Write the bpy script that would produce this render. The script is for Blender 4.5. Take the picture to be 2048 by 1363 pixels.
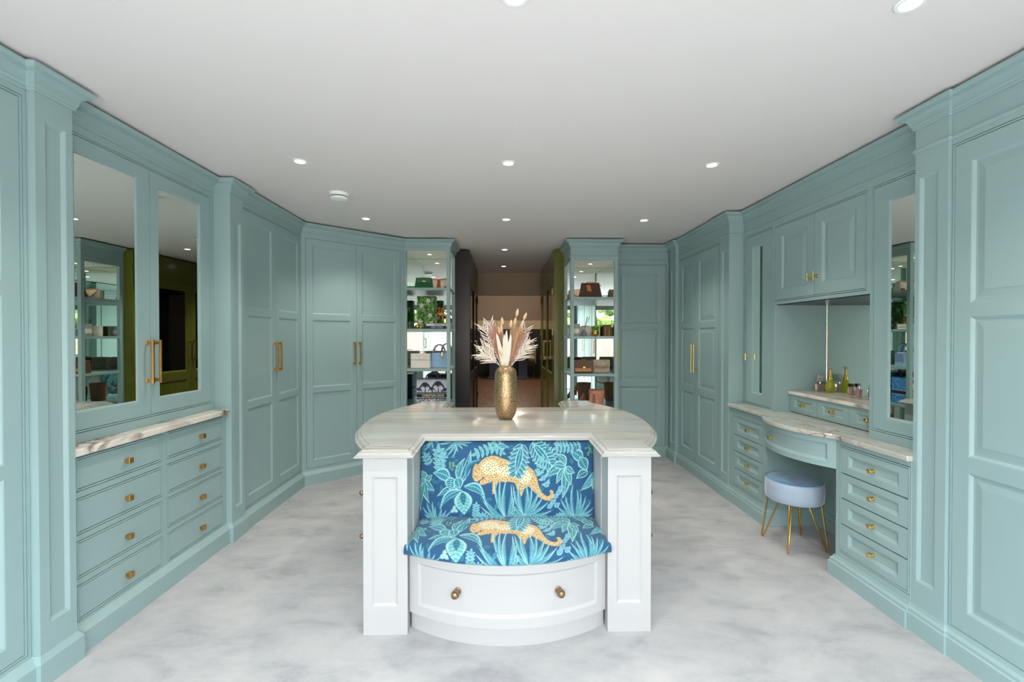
import bpy, bmesh, math, random
import numpy as np
from mathutils import Vector, Matrix

for o in list(bpy.data.objects): bpy.data.objects.remove(o)
sc = bpy.context.scene
COL = sc.collection
RND = random.Random(7)

# ------------------------------------------------------------------ camera, sky, sun, exposure
F_PX, VPX, VPY, HC = 910.0, 1003.0, 672.0, 1.5
yaw = math.atan((1024 - VPX) / F_PX); pitch = math.atan((681.5 - VPY) / F_PX)
fwd = Vector((math.sin(yaw) * math.cos(pitch), math.cos(yaw) * math.cos(pitch), -math.sin(pitch)))
rgt = Vector((math.cos(yaw), -math.sin(yaw), 0)); upv = rgt.cross(fwd)
cd = bpy.data.cameras.new('camera'); cam = bpy.data.objects.new('camera', cd); COL.objects.link(cam)
cd.sensor_width = 36.0; cd.lens = 36.0 * F_PX / 2048.0; cd.clip_start = 0.05; cd.clip_end = 200
cam.matrix_world = Matrix(((rgt.x, upv.x, -fwd.x, 0), (rgt.y, upv.y, -fwd.y, 0), (rgt.z, upv.z, -fwd.z, HC), (0, 0, 0, 1)))
sc.camera = cam

w = bpy.data.worlds.new('sky'); sc.world = w; w.use_nodes = True
bgn = w.node_tree.nodes['Background']
bgn.inputs['Color'].default_value = (0.81, 0.885, 1.0, 1); bgn.inputs["Strength"].default_value = 9.0
sd = bpy.data.lights.new('sun', 'SUN'); sun = bpy.data.objects.new('sun', sd); COL.objects.link(sun)
sd.energy = 5.0; sd.angle = 0.03; sd.color = (1.0, 0.97, 0.93)
sun.rotation_euler = (math.radians(-38), math.radians(22), 0)      # sun stands behind the house and lights the garden only
pdl = bpy.data.lights.new('window_portal', 'AREA'); pdl.shape = 'RECTANGLE'; pdl.size = 4.16; pdl.size_y = 2.24
pdl.cycles.is_portal = True
pob = bpy.data.objects.new('window_portal', pdl); COL.objects.link(pob)
pob.location = (0.0, -1.12, 1.12); pob.rotation_euler = (math.radians(90), 0, 0)
sc.view_settings.view_transform = 'Standard'; sc.view_settings.look = 'None'
sc.view_settings.gamma = 1.0; sc.view_settings.use_curve_mapping = False
sc.view_settings.exposure = 1.04
DOWN_W = 22.0
try:
    sc.cycles.use_denoising = True; sc.cycles.max_bounces = 14; sc.cycles.diffuse_bounces = 8
    sc.cycles.glossy_bounces = 8; sc.cycles.caustics_reflective = True; sc.cycles.caustics_refractive = False
    sc.cycles.sample_clamp_indirect = 8.0
except Exception: pass
CEIL = 2.645

# ------------------------------------------------------------------ materials
def srgb(r, g, b):
    f = lambda c: (c / 255 / 12.92) if c / 255 <= 0.04045 else ((c / 255 + 0.055) / 1.055) ** 2.4
    return (f(r), f(g), f(b), 1.0)
M = {}
def mat(name, col, rough=0.5, metal=0.0, **kw):
    m = bpy.data.materials.new(name); m.use_nodes = True
    b = m.node_tree.nodes['Principled BSDF']
    b.inputs['Base Color'].default_value = col; b.inputs['Roughness'].default_value = rough; b.inputs['Metallic'].default_value = metal
    for k, v in kw.items():
        b.inputs[k.replace('_', ' ')].default_value = v
    M[name] = m; return m
def nodes(m): return m.node_tree.nodes, m.node_tree.links, m.node_tree.nodes['Principled BSDF']
def bump(m, scale, strength, dist=0.002, detail=4):
    N, L, b = nodes(m)
    tc = N.new('ShaderNodeTexCoord'); nz = N.new('ShaderNodeTexNoise'); bp = N.new('ShaderNodeBump')
    nz.inputs['Scale'].default_value = scale; nz.inputs['Detail'].default_value = detail
    bp.inputs['Strength'].default_value = strength; bp.inputs['Distance'].default_value = dist
    L.new(tc.outputs['Object'], nz.inputs['Vector']); L.new(nz.outputs['Fac'], bp.inputs['Height']); L.new(bp.outputs['Normal'], b.inputs['Normal'])
def ramp(N, stops):
    r = N.new('ShaderNodeValToRGB'); e = r.color_ramp.elements
    while len(e) > len(stops): e.remove(e[-1])
    while len(e) < len(stops): e.new(0.5)
    for x, (p, c) in zip(e, stops): x.position = p; x.color = c
    return r
def noise_mix(m, scale, c1, c2, lo=0.35, hi=0.65, stretch=(1, 1, 1), detail=5, rough=0.55, distort=0.0):
    N, L, b = nodes(m)
    tc = N.new('ShaderNodeTexCoord'); mp = N.new('ShaderNodeMapping'); mp.inputs['Scale'].default_value = stretch
    nz = N.new('ShaderNodeTexNoise'); nz.inputs['Scale'].default_value = scale; nz.inputs['Detail'].default_value = detail
    nz.inputs['Roughness'].default_value = rough; nz.inputs['Distortion'].default_value = distort
    r = ramp(N, [(lo, c1), (hi, c2)])
    L.new(tc.outputs['Object'], mp.inputs['Vector']); L.new(mp.outputs['Vector'], nz.inputs['Vector'])
    L.new(nz.outputs['Fac'], r.inputs['Fac']); L.new(r.outputs['Color'], b.inputs['Base Color'])
    return r, nz, mp

TEAL = mat('teal_paint', srgb(147, 172, 171), 0.42); bump(TEAL, 900, 0.04, 0.0005)
WHITE = mat('white_paint', srgb(178, 177, 175), 0.40)
mat('ceiling_paint', srgb(224, 217, 214), 0.85)
mat('wall_paint', srgb(226, 224, 219), 0.8)
mat('white_plastic', srgb(240, 240, 238), 0.35)
mat('dark_gap', srgb(40, 34, 30), 0.9)
mat('brass_aged', srgb(208, 160, 96), 0.28, 1.0)
mat('brass_bright', srgb(242, 210, 134), 0.2, 1.0)
mat('brass_antique', srgb(160, 132, 102), 0.34, 1.0)
mat('gold', srgb(222, 176, 92), 0.2, 1.0)
mat('chrome', srgb(205, 205, 205), 0.15, 1.0)
mat('mirror', (0.80, 0.88, 0.83, 1), 0.0, 1.0)
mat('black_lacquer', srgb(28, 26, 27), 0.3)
mat('olive_lacquer', srgb(96, 98, 32), 0.18)
mat('black_glass', srgb(8, 9, 9), 0.04)
mat('frame_grey', srgb(92, 92, 84), 0.5)
mat('taupe', srgb(176, 162, 138), 0.8)
mat('taupe_dark', srgb(128, 114, 102), 0.8)
mat('navy', srgb(58, 66, 92), 0.4)
mat('linen', srgb(120, 108, 88), 0.8)
mat('table_stone', srgb(186, 176, 156), 0.3)

# carpet: pale blue-grey with brushed darker patches
m = mat('carpet', srgb(190, 192, 194), 0.95, Specular_IOR_Level=0.1)
N, L, b = nodes(m)
tc = N.new('ShaderNodeTexCoord')
n1 = N.new('ShaderNodeTexNoise'); n1.inputs['Scale'].default_value = 2.6; n1.inputs['Detail'].default_value = 9; n1.inputs['Roughness'].default_value = 0.68; n1.inputs['Distortion'].default_value = 0.35
mp = N.new('ShaderNodeMapping'); mp.inputs['Rotation'].default_value = (0, 0, 0.35); mp.inputs['Scale'].default_value = (1.0, 1.9, 1)
n2 = N.new('ShaderNodeTexNoise'); n2.inputs['Scale'].default_value = 420; n2.inputs['Detail'].default_value = 2
r1 = ramp(N, [(0.32, srgb(168, 168, 170)), (0.47, srgb(187, 187, 187)), (0.60, srgb(197, 196, 195))])
mx = N.new('ShaderNodeMix'); mx.data_type = 'RGBA'; mx.blend_type = 'MULTIPLY'; mx.inputs[0].default_value = 0.30
L.new(tc.outputs['Object'], mp.inputs['Vector']); L.new(mp.outputs['Vector'], n1.inputs['Vector']); L.new(tc.outputs['Object'], n2.inputs['Vector'])
L.new(n1.outputs['Fac'], r1.inputs['Fac']); L.new(r1.outputs['Color'], mx.inputs[6]); L.new(n2.outputs['Fac'], mx.inputs[7]); L.new(mx.outputs[2], b.inputs['Base Color'])
bp = N.new('ShaderNodeBump'); bp.inputs['Strength'].default_value = 0.5; bp.inputs['Distance'].default_value = 0.004
L.new(n2.outputs['Fac'], bp.inputs['Height']); L.new(bp.outputs['Normal'], b.inputs['Normal'])

def marble(name, base1, base2, vein, scale, rot, stretch, width, seed):
    m = mat(name, base1, 0.16)
    N, L, b = nodes(m)
    tc = N.new('ShaderNodeTexCoord'); mp = N.new('ShaderNodeMapping'); mp.inputs['Rotation'].default_value = rot; mp.inputs['Scale'].default_value = stretch; mp.inputs['Location'].default_value = seed
    L.new(tc.outputs['Object'], mp.inputs['Vector'])
    na = N.new('ShaderNodeTexNoise'); na.inputs['Scale'].default_value = scale * 1.1; na.inputs['Detail'].default_value = 6; na.inputs['Distortion'].default_value = 0.6
    L.new(mp.outputs['Vector'], na.inputs['Vector'])
    ra = ramp(N, [(0.32, base2), (0.5, base1), (0.70, (min(1, base1[0] * 1.12), min(1, base1[1] * 1.12), min(1, base1[2] * 1.10), 1))]); L.new(na.outputs['Fac'], ra.inputs['Fac'])
    nb = N.new('ShaderNodeTexNoise'); nb.inputs['Scale'].default_value = scale * 0.8; nb.inputs['Detail'].default_value = 7; nb.inputs['Roughness'].default_value = 0.5; nb.inputs['Distortion'].default_value = 0.9
    mp2 = N.new('ShaderNodeMapping'); mp2.inputs['Location'].default_value = (3.1, 1.7, 0.4); L.new(mp.outputs['Vector'], mp2.inputs['Vector']); L.new(mp2.outputs['Vector'], nb.inputs['Vector'])
    z = (0, 0, 0, 1); o = (1, 1, 1, 1)
    rb = ramp(N, [(0.5 - width * 1.4, z), (0.5, o), (0.5 + width, z)]); L.new(nb.outputs['Fac'], rb.inputs['Fac'])
    nc = N.new('ShaderNodeTexNoise'); nc.inputs['Scale'].default_value = scale * 0.5; nc.inputs['Detail'].default_value = 2; L.new(mp.outputs['Vector'], nc.inputs['Vector'])
    rc = ramp(N, [(0.44, z), (0.60, o)] if name != 'marble_vanity' else [(0.54, z), (0.66, o)]); L.new(nc.outputs['Fac'], rc.inputs['Fac'])
    mul = N.new('ShaderNodeMath'); mul.operation = 'MULTIPLY'; L.new(rb.outputs['Color'], mul.inputs[0]); L.new(rc.outputs['Color'], mul.inputs[1])
    vm = N.new('ShaderNodeMix'); vm.data_type = 'RGBA'; L.new(mul.outputs[0], vm.inputs[0]); L.new(ra.outputs['Color'], vm.inputs[6]); vm.inputs[7].default_value = vein
    L.new(vm.outputs[2], b.inputs['Base Color'])
    return m
marble('marble_island', srgb(172, 173, 168), srgb(156, 158, 156), srgb(150, 116, 86), 1.6, (0, 0, 0.06), (0.35, 3.4, 1), 0.009, (0.3, 0.1, 0))
N, L, b = nodes(M['marble_island']); src = b.inputs['Base Color'].links[0].from_socket
tc = N.new('ShaderNodeTexCoord'); sp_ = N.new('ShaderNodeSeparateXYZ'); L.new(tc.outputs['Object'], sp_.inputs[0]); nz = N.new('ShaderNodeTexNoise'); nz.inputs['Scale'].default_value = 2.2; nz.inputs['Detail'].default_value = 6; L.new(tc.outputs['Object'], nz.inputs['Vector'])
def mth(op, x, y):
    n_ = N.new('ShaderNodeMath'); n_.operation = op
    for i_, q_ in enumerate((x, y)):
        if isinstance(q_, (int, float)): n_.inputs[i_].default_value = q_
        elif q_ is not None: L.new(q_, n_.inputs[i_])
    return n_.outputs[0]
for (y0_, sl_, wob_, w_, cv_, st_) in ((3.47, 0.02, 0.10, 0.016, srgb(120, 80, 56), 0.9), (2.86, -0.31, 0.16, 0.022, srgb(196, 176, 142), 0.85), (3.36, -0.10, 0.14, 0.030, srgb(190, 166, 128), 0.5), (3.62, -0.16, 0.2, 0.012, srgb(132, 96, 66), 0.7), (3.05, 0.05, 0.12, 0.010, srgb(136, 138, 138), 0.6), (2.75, 0.03, 0.1, 0.012, srgb(140, 142, 142), 0.5)):
    d_ = mth('ADD', mth('SUBTRACT', sp_.outputs['Y'], mth('MULTIPLY_ADD', sp_.outputs['X'], sl_)), mth('MULTIPLY', mth('SUBTRACT', nz.outputs['Fac'], 0.5), wob_)) if False else mth('ADD', mth('SUBTRACT', sp_.outputs['Y'], mth('ADD', mth('MULTIPLY', sp_.outputs['X'], sl_), y0_)), mth('MULTIPLY', mth('SUBTRACT', nz.outputs['Fac'], 0.5), wob_))
    k_ = mth('MULTIPLY', mth('MAXIMUM', mth('SUBTRACT', 1.0, mth('DIVIDE', mth('ABSOLUTE', d_, None), w_)), 0.0), st_)
    vm_ = N.new('ShaderNodeMix'); vm_.data_type = 'RGBA'; L.new(k_, vm_.inputs[0]); L.new(src, vm_.inputs[6]); vm_.inputs[7].default_value = cv_; src = vm_.outputs[2]
L.new(src, b.inputs['Base Color'])
marble('marble_ledge', srgb(226, 219, 207), srgb(204, 192, 180), srgb(104, 66, 38), 7.0, (0, 0, 0.5), (1.6, 0.7, 1.0), 0.075, (0.8, 0.3, 0))
marble('marble_vanity', srgb(194, 192, 184), srgb(176, 174, 164), srgb(128, 92, 60), 4.2, (0, 0, -0.5), (1.5, 0.8, 1), 0.015, (2.1, 0.5, 0))

m = mat('wood_floor', srgb(96, 70, 50), 0.35); noise_mix(m, 3, srgb(62, 44, 32), srgb(128, 96, 70), stretch=(6, 0.5, 1))
m = mat('hedge_leaf', srgb(120, 150, 60), 0.8); noise_mix(m, 9, srgb(44, 66, 20), srgb(120, 136, 60))
m = mat('patio', srgb(176, 170, 162), 0.9)
m = mat('house_white', srgb(232, 232, 230), 0.8)
m = mat('brick_pink', srgb(196, 150, 132), 0.9)
N, L, b = nodes(m); bt = N.new('ShaderNodeTexBrick'); tc = N.new('ShaderNodeTexCoord'); mp = N.new('ShaderNodeMapping'); mp.inputs['Rotation'].default_value = (math.pi / 2, 0, 0)
bt.inputs['Color1'].default_value = srgb(122, 88, 76); bt.inputs['Color2'].default_value = srgb(104, 72, 62); bt.inputs['Mortar'].default_value = srgb(130, 112, 100); bt.inputs['Scale'].default_value = 4.5
L.new(tc.outputs['Object'], mp.inputs['Vector']); L.new(mp.outputs['Vector'], bt.inputs['Vector']); L.new(bt.outputs['Color'], b.inputs['Base Color'])

# ------------------------------------------------------------------ mesh helpers
class MB:
    def __init__(s): s.v = []; s.f = []
    def add(s, verts, faces):
        k = len(s.v); s.v += [tuple(p) for p in verts]; s.f += [tuple(i + k for i in f) for f in faces]
    def hexa(s, p):       # 8 points: bottom ring 0-3, top ring 4-7
        s.add(p, [(3, 2, 1, 0), (4, 5, 6, 7), (0, 1, 5, 4), (1, 2, 6, 5), (2, 3, 7, 6), (3, 0, 4, 7)])
    def box(s, x0, x1, y0, y1, z0, z1):
        s.hexa([(x0, y0, z0), (x1, y0, z0), (x1, y1, z0), (x0, y1, z0), (x0, y0, z1), (x1, y0, z1), (x1, y1, z1), (x0, y1, z1)])
    def fbox(s, fr, u0, u1, v0, v1, z0, z1):
        P = fr.pt
        s.hexa([P(u0, v0, z0), P(u1, v0, z0), P(u1, v1, z0), P(u0, v1, z0), P(u0, v0, z1), P(u1, v0, z1), P(u1, v1, z1), P(u0, v1, z1)])
    def ring(s, fr, r0, v0, r1, v1):    # sloped picture-frame between two rectangles (u0,u1,z0,z1)
        A = [fr.pt(r0[0], v0, r0[2]), fr.pt(r0[1], v0, r0[2]), fr.pt(r0[1], v0, r0[3]), fr.pt(r0[0], v0, r0[3])]
        B = [fr.pt(r1[0], v1, r1[2]), fr.pt(r1[1], v1, r1[2]), fr.pt(r1[1], v1, r1[3]), fr.pt(r1[0], v1, r1[3])]
        s.add(A + B, [(0, 1, 5, 4), (1, 2, 6, 5), (2, 3, 7, 6), (3, 0, 4, 7)])
    def quad(s, fr, r, v):
        s.add([fr.pt(r[0], v, r[2]), fr.pt(r[1], v, r[2]), fr.pt(r[1], v, r[3]), fr.pt(r[0], v, r[3])], [(0, 1, 2, 3)])
    def lathe(s, o, ax, prof, n=20, cap=True):   # prof: (distance along axis, radius)
        o = Vector(o); ax = Vector(ax).normalized(); t = Vector((0, 0, 1)) if abs(ax.z) < 0.9 else Vector((1, 0, 0))
        e1 = ax.cross(t).normalized(); e2 = ax.cross(e1); vs = []; fs = []
        for d, r in prof:
            for i in range(n):
                a = 2 * math.pi * i / n; vs.append(o + ax * d + e1 * (r * math.cos(a)) + e2 * (r * math.sin(a)))
        for j in range(len(prof) - 1):
            for i in range(n):
                k = (i + 1) % n; fs.append((j * n + i, j * n + k, (j + 1) * n + k, (j + 1) * n + i))
        if cap: fs.append(tuple(range(n - 1, -1, -1))); fs.append(tuple((len(prof) - 1) * n + i for i in range(n)))
        s.add(vs, fs)
    def tube(s, pts, r, n=8):
        pts = [Vector(p) for p in pts]; rr = r if isinstance(r, (list, tuple)) else [r] * len(pts); vs = []; fs = []
        e1 = None
        for i, p in enumerate(pts):
            d = (pts[min(i + 1, len(pts) - 1)] - pts[max(i - 1, 0)]).normalized()
            if e1 is None: e1 = d.cross(Vector((0.31, 0.17, 0.93))).normalized()
            e1 = (e1 - d * e1.dot(d)).normalized(); e2 = d.cross(e1)
            for k in range(n):
                a = 2 * math.pi * k / n; vs.append(p + e1 * (rr[i] * math.cos(a)) + e2 * (rr[i] * math.sin(a)))
        for j in range(len(pts) - 1):
            for k in range(n):
                q = (k + 1) % n; fs.append((j * n + k, j * n + q, (j + 1) * n + q, (j + 1) * n + k))
        fs.append(tuple(range(n - 1, -1, -1))); fs.append(tuple((len(pts) - 1) * n + k for k in range(n)))
        s.add(vs, fs)
    def prism(s, outline, z0, z1):
        n = len(outline); s.add([(x, y, z0) for x, y in outline] + [(x, y, z1) for x, y in outline],
            [tuple(range(n - 1, -1, -1)), tuple(range(n, 2 * n))] + [(i, (i + 1) % n, n + (i + 1) % n, n + i) for i in range(n)])
    def sweep(s, path, prof, closed=False):     # path: (x,y) polyline, outward side = right of travel; prof: (out, z)
        n = len(path); P = [Vector((a, b)) for a, b in path]; vs = []; m = len(prof); fs = []
        def nrm(a, b): d = (b - a).normalized(); return Vector((d.y, -d.x))
        for i in range(n):
            if closed: na, nb = nrm(P[i - 1], P[i]), nrm(P[i], P[(i + 1) % n])
            else: na = nrm(P[max(i - 1, 0)], P[max(i - 1, 0) + 1]); nb = nrm(P[min(i, n - 2)], P[min(i, n - 2) + 1])
            mi = (na + nb); mi = mi / max(0.2, mi.length_squared) * 2
            for o, z in prof: vs.append((P[i].x + mi.x * o, P[i].y + mi.y * o, z))
        for i in range(n if closed else n - 1):
            k = (i + 1) % n
            for j in range(m):
                q = (j + 1) % m; fs.append((i * m + j, k * m + j, k * m + q, i * m + q))
        if not closed: fs.append(tuple(range(m))); fs.append(tuple((n - 1) * m + j for j in range(m - 1, -1, -1)))
        s.add(vs, fs)
    def build(s, name, m, parent=None, smooth=False, bevel=0.0, seg=2, angle=35):
        root = parent
        while root is not None and root.parent is not None: root = root.parent
        off = Vector(root.location) if root is not None else Vector((0, 0, 0))
        me = bpy.data.meshes.new(name); me.from_pydata([Vector(p) - off for p in s.v], [], s.f)
        bm = bmesh.new(); bm.from_mesh(me); bmesh.ops.recalc_face_normals(bm, faces=bm.faces)
        bm.to_mesh(me); bm.free()
        if isinstance(m, str): m = M[m]
        me.materials.append(m)
        if smooth: me.shade_smooth() if hasattr(me, 'shade_smooth') else None
        o = bpy.data.objects.new(name, me); COL.objects.link(o)
        if parent is not None: o.parent = parent
        if smooth and angle < 180:
            try: me.set_sharp_from_angle(angle=math.radians(angle))
            except Exception: pass
        if bevel > 0:
            md = o.modifiers.new('bevel', 'BEVEL'); md.width = bevel; md.segments = seg; md.limit_method = 'ANGLE'; md.angle_limit = math.radians(40)
        return o
class Fr:
    def __init__(s, o, du, n): s.o = Vector((o[0], o[1])); s.du = Vector(du).normalized(); s.n = Vector(n).normalized()
    def pt(s, u, v, z): p = s.o + s.du * u + s.n * v; return (p.x, p.y, z)
    def xy(s, u, v): p = s.o + s.du * u + s.n * v; return (p.x, p.y)
    def vec(s, u, v, z): p = s.du * u + s.n * v; return (p.x, p.y, z)
def tag(o, label=None, cat=None, group=None, kind=None):
    if label: o['label'] = label
    if cat: o['category'] = cat
    if group: o['group'] = group
    if kind: o['kind'] = kind
    return o
def thing(name, loc, label, cat, group=None):
    o = bpy.data.objects.new(name, None); o.empty_display_size = 0.1; COL.objects.link(o); o.location = loc
    return tag(o, label, cat, group)
def struct(name, mb, m, **k):
    o = mb.build(name, m, **k); o['kind'] = 'structure'; return o
def inset(r, d): return (r[0] + d, r[1] - d, r[2] + d, r[3] - d)

def lettering(text, size, m, parent, loc, off=0.0):
    cu = bpy.data.curves.new('tmp_text', 'FONT'); cu.body = text; cu.size = size; cu.align_x = 'CENTER'; cu.align_y = 'CENTER'; cu.offset = off; cu.extrude = 0.0003
    to = bpy.data.objects.new('tmp_text', cu); COL.objects.link(to); dg = bpy.context.evaluated_depsgraph_get(); me = bpy.data.meshes.new_from_object(to.evaluated_get(dg)); bpy.data.objects.remove(to)
    me.name = 'lettering'; me.materials.clear(); me.materials.append(M[m]); o = bpy.data.objects.new('lettering', me); COL.objects.link(o); o.parent = parent; o.rotation_euler = (math.pi / 2, 0, 0); o.location = Vector(loc) - parent.location; return o
# ------------------------------------------------------------------ the room
YF, YB = -1.0, 8.3          # window wall, end of the passage
mb = MB(); mb.box(-2.72, 2.74, YF - 0.15, 5.98, -0.1, 0); struct('floor', mb, 'carpet')
mb = MB(); mb.box(-4.6, 4.6, 5.98, 17.7, -0.1, -0.004); struct('floor_passage', mb, 'wood_floor')
mb = MB(); mb.box(-2.72, 2.74, YF - 0.15, YB + 0.12, CEIL, CEIL + 0.15); struct('ceiling', mb, 'ceiling_paint')
mb = MB(); mb.box(-2.72, -2.62, YF - 0.15, 6.1, 0, CEIL); struct('wall_left', mb, 'wall_paint')
mb = MB(); mb.box(2.68, 2.78, YF - 0.15, 6.1, 0, CEIL); struct('wall_right', mb, 'wall_paint')
mb = MB(); mb.box(-2.62, -1.03, 6.0, 6.1, 0, CEIL); mb.box(1.31, 2.68, 6.0, 6.1, 0, CEIL)
mb.box(-1.14, -1.03, 6.1, YB, 0, CEIL); mb.box(1.31, 1.42, 6.1, YB, 0, CEIL); struct('wall_rear', mb, 'wall_paint')
mb = MB(); mb.box(-2.62, -2.12, YF - 0.15, YF, 0, CEIL); mb.box(2.12, 2.68, YF - 0.15, YF, 0, CEIL); mb.box(-2.12, 2.12, YF - 0.15, YF, 2.38, CEIL)
struct('wall_front', mb, 'wall_paint')
mb = MB(); mb.box(-2.12, 2.12, YF - 0.12, YF + 0.01, 2.24, 2.38); mb.box(-2.12, -2.02, YF - 0.12, YF + 0.01, 0, 2.24); mb.box(2.02, 2.12, YF - 0.12, YF + 0.01, 0, 2.24); mb.box(-2.02, 2.02, YF - 0.12, YF + 0.01, 0, 0.02)
struct('window_1', mb, 'frame_grey')
mb = MB(); mb.box(-1.03, 1.31, YB, YB + 0.12, 2.25, CEIL); mb.box(-4.6, -1.03, YB, YB + 0.12, 0, 3.4); mb.box(1.31, 4.6, YB, YB + 0.12, 0, 3.4); mb.box(-1.03, 1.31, YB, YB + 0.12, CEIL, 3.4)
struct('trim_1', mb, 'taupe')
mb = MB(); mb.box(-4.6, 4.6, 17.5, 17.7, 0, 3.4); struct('wall_dining', mb, 'taupe_dark')
mb = MB(); mb.box(-4.7, -4.6, YB, 17.6, 0, 3.4); mb.box(4.6, 4.7, YB, 17.6, 0, 3.4); struct('wall_dining_sides', mb, 'taupe_dark')
mb = MB(); mb.box(-4.7, 4.7, YB, 17.7, 3.4, 3.5); struct('ceiling_dining', mb, 'ceiling_paint')
mb = MB(); mb.box(-4.6, 4.6, 17.44, 17.5, 1.77, 2.1); struct('trim_2', mb, 'taupe')

# ------------------------------------------------------------------ joinery helpers
def frame_boxes(mb, fr, u0, u1, z0, z1, holes, th=0.022, v=0.0):
    us = sorted({u0, u1} | {c for h in holes for c in h[:2]}); zs = sorted({z0, z1} | {c for h in holes for c in h[2:]})
    us = [x for x in us if u0 <= x <= u1]; zs = [x for x in zs if z0 <= x <= z1]
    for j in range(len(zs) - 1):
        run = None
        for i in range(len(us) - 1):
            cu, cz = (us[i] + us[i + 1]) / 2, (zs[j] + zs[j + 1]) / 2
            solid = not any(h[0] < cu < h[1] and h[2] < cz < h[3] for h in holes)
            if solid: run = [us[i], us[i + 1]] if run is None else [run[0], us[i + 1]]
            if (not solid or i == len(us) - 2) and run: mb.fbox(fr, run[0], run[1], v - th, v, zs[j], zs[j + 1]); run = None
def carcass(fr, root, u0, u1, z0, z1, doors, depth=0.5, beads=True, m='teal_paint'):
    mb = MB(); mb.fbox(fr, u0, u1, -depth, -0.026, z0, z1)
    g = 0.0145 if beads else 0.003
    frame_boxes(mb, fr, u0, u1, z0, z1, [inset(d, -g) for d in doors], th=0.027)
    if beads:
        for d in doors:
            a, bb = inset(d, -0.003), inset(d, -0.011)
            mb.fbox(fr, bb[0], bb[1], -0.027, 0.0015, a[3], bb[3]); mb.fbox(fr, bb[0], bb[1], -0.027, 0.0015, bb[2], a[2])
            mb.fbox(fr, bb[0], a[0], -0.027, 0.0015, a[2], a[3]); mb.fbox(fr, a[1], bb[1], -0.027, 0.0015, a[2], a[3])
    return mb.build('carcass', m, root)
def door(fr, root, r, panels, style='flat', name='door', m='teal_paint', vf=0.0, th=0.022, mold=0.014, depth=0.011, pm=None, pname='panel', tilt=0.0):
    mb = MB(); frame_boxes(mb, fr, r[0], r[1], r[2], r[3], panels, th=th, v=vf)
    for p in panels:
        a = inset(p, mold * 0.3); c = inset(p, mold)
        mb.ring(fr, p, vf, a, vf - depth * 0.18); mb.ring(fr, a, vf - depth * 0.18, c, vf - depth)
    d = mb.build(name, m, root)
    for p in panels:
        c = inset(p, mold - 0.001); k = MB()
        if style == 'raised':
            e = inset(p, mold + 0.010); f = inset(p, mold + 0.042); v1 = vf - depth; v2 = vf - 0.0035
            k.ring(fr, c, v1, e, v1); k.ring(fr, e, v1, f, v2 - 0.0015); g = inset(p, mold + 0.0435); k.ring(fr, f, v2 - 0.0015, f, v2); k.quad(fr, f, v2)
        else:
            if tilt:
                h_ = (c[1] - c[0]) / 2 * tilt; um = [fr.pt(c[0], vf - depth - h_, c[2]), fr.pt(c[1], vf - depth + h_, c[2]), fr.pt(c[1], vf - depth + h_, c[3]), fr.pt(c[0], vf - depth - h_, c[3])]; k.add(um, [(0, 1, 2, 3)])
            else: k.quad(fr, c, vf - depth)
        k.build(pname, pm or m, d)
    return d
def bar_handle(fr, parent, u, z0, z1, style='square', m=None, v=0.0):
    mb = MB()
    if style == 'square':
        mb.fbox(fr, u - 0.006, u + 0.006, v + 0.030, v + 0.042, z0, z1)
        for zc in (z0 + 0.017, z1 - 0.017):
            mb.fbox(fr, u - 0.0065, u + 0.0065, v, v + 0.032, zc - 0.0085, zc + 0.0085); mb.fbox(fr, u - 0.010, u + 0.010, v, v + 0.004, zc - 0.012, zc + 0.012)
        return mb.build('handle', m or 'brass_aged', parent, bevel=0.0012, seg=1)
    mb.lathe(fr.pt(u, v + 0.038, z0), (0, 0, 1), [(0, 0.005), (0.001, 0.0062), (z1 - z0 - 0.001, 0.0062), (z1 - z0, 0.005)], 14)
    for zc in (z0 + 0.035, z1 - 0.035): mb.lathe(fr.pt(u, v, zc), fr.vec(0, 1, 0), [(0, 0.009), (0.003, 0.009), (0.003, 0.0045), (0.037, 0.0045)], 12)
    return mb.build('handle', m or 'brass_bright', parent, smooth=True)
def cube_knob(fr, parent, u, z, v=0.0):
    mb = MB(); mb.fbox(fr, u - 0.009, u + 0.009, v, v + 0.016, z - 0.009, z + 0.009); mb.fbox(fr, u - 0.015, u + 0.015, v + 0.014, v + 0.032, z - 0.015, z + 0.015)
    return mb.build('knob', 'brass_aged', parent, bevel=0.0015, seg=1)
def round_knob(pt, ax, parent, m='brass_bright', s=1.0):
    mb = MB(); mb.lathe(pt, ax, [(0, 0.011 * s), (0.004 * s, 0.011 * s), (0.005 * s, 0.007 * s), (0.018 * s, 0.007 * s), (0.019 * s, 0.0135 * s), (0.021 * s, 0.015 * s), (0.031 * s, 0.015 * s), (0.033 * s, 0.013 * s), (0.0335 * s, 0.006 * s)], 20)
    return mb.build('knob', m, parent, smooth=True)
def t_knob(fr, parent, u, z):
    mb = MB(); mb.lathe(fr.pt(u, 0, z), fr.vec(0, 1, 0), [(0, 0.011), (0.004, 0.011), (0.004, 0.0055), (0.032, 0.0055)], 14)
    mb.lathe(fr.pt(u, 0.032, z - 0.031), (0, 0, 1), [(0, 0.0045), (0.002, 0.006), (0.060, 0.006), (0.062, 0.0045)], 14)
    return mb.build('knob', 'brass_bright', parent, smooth=True)
ZT = 2.628
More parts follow.
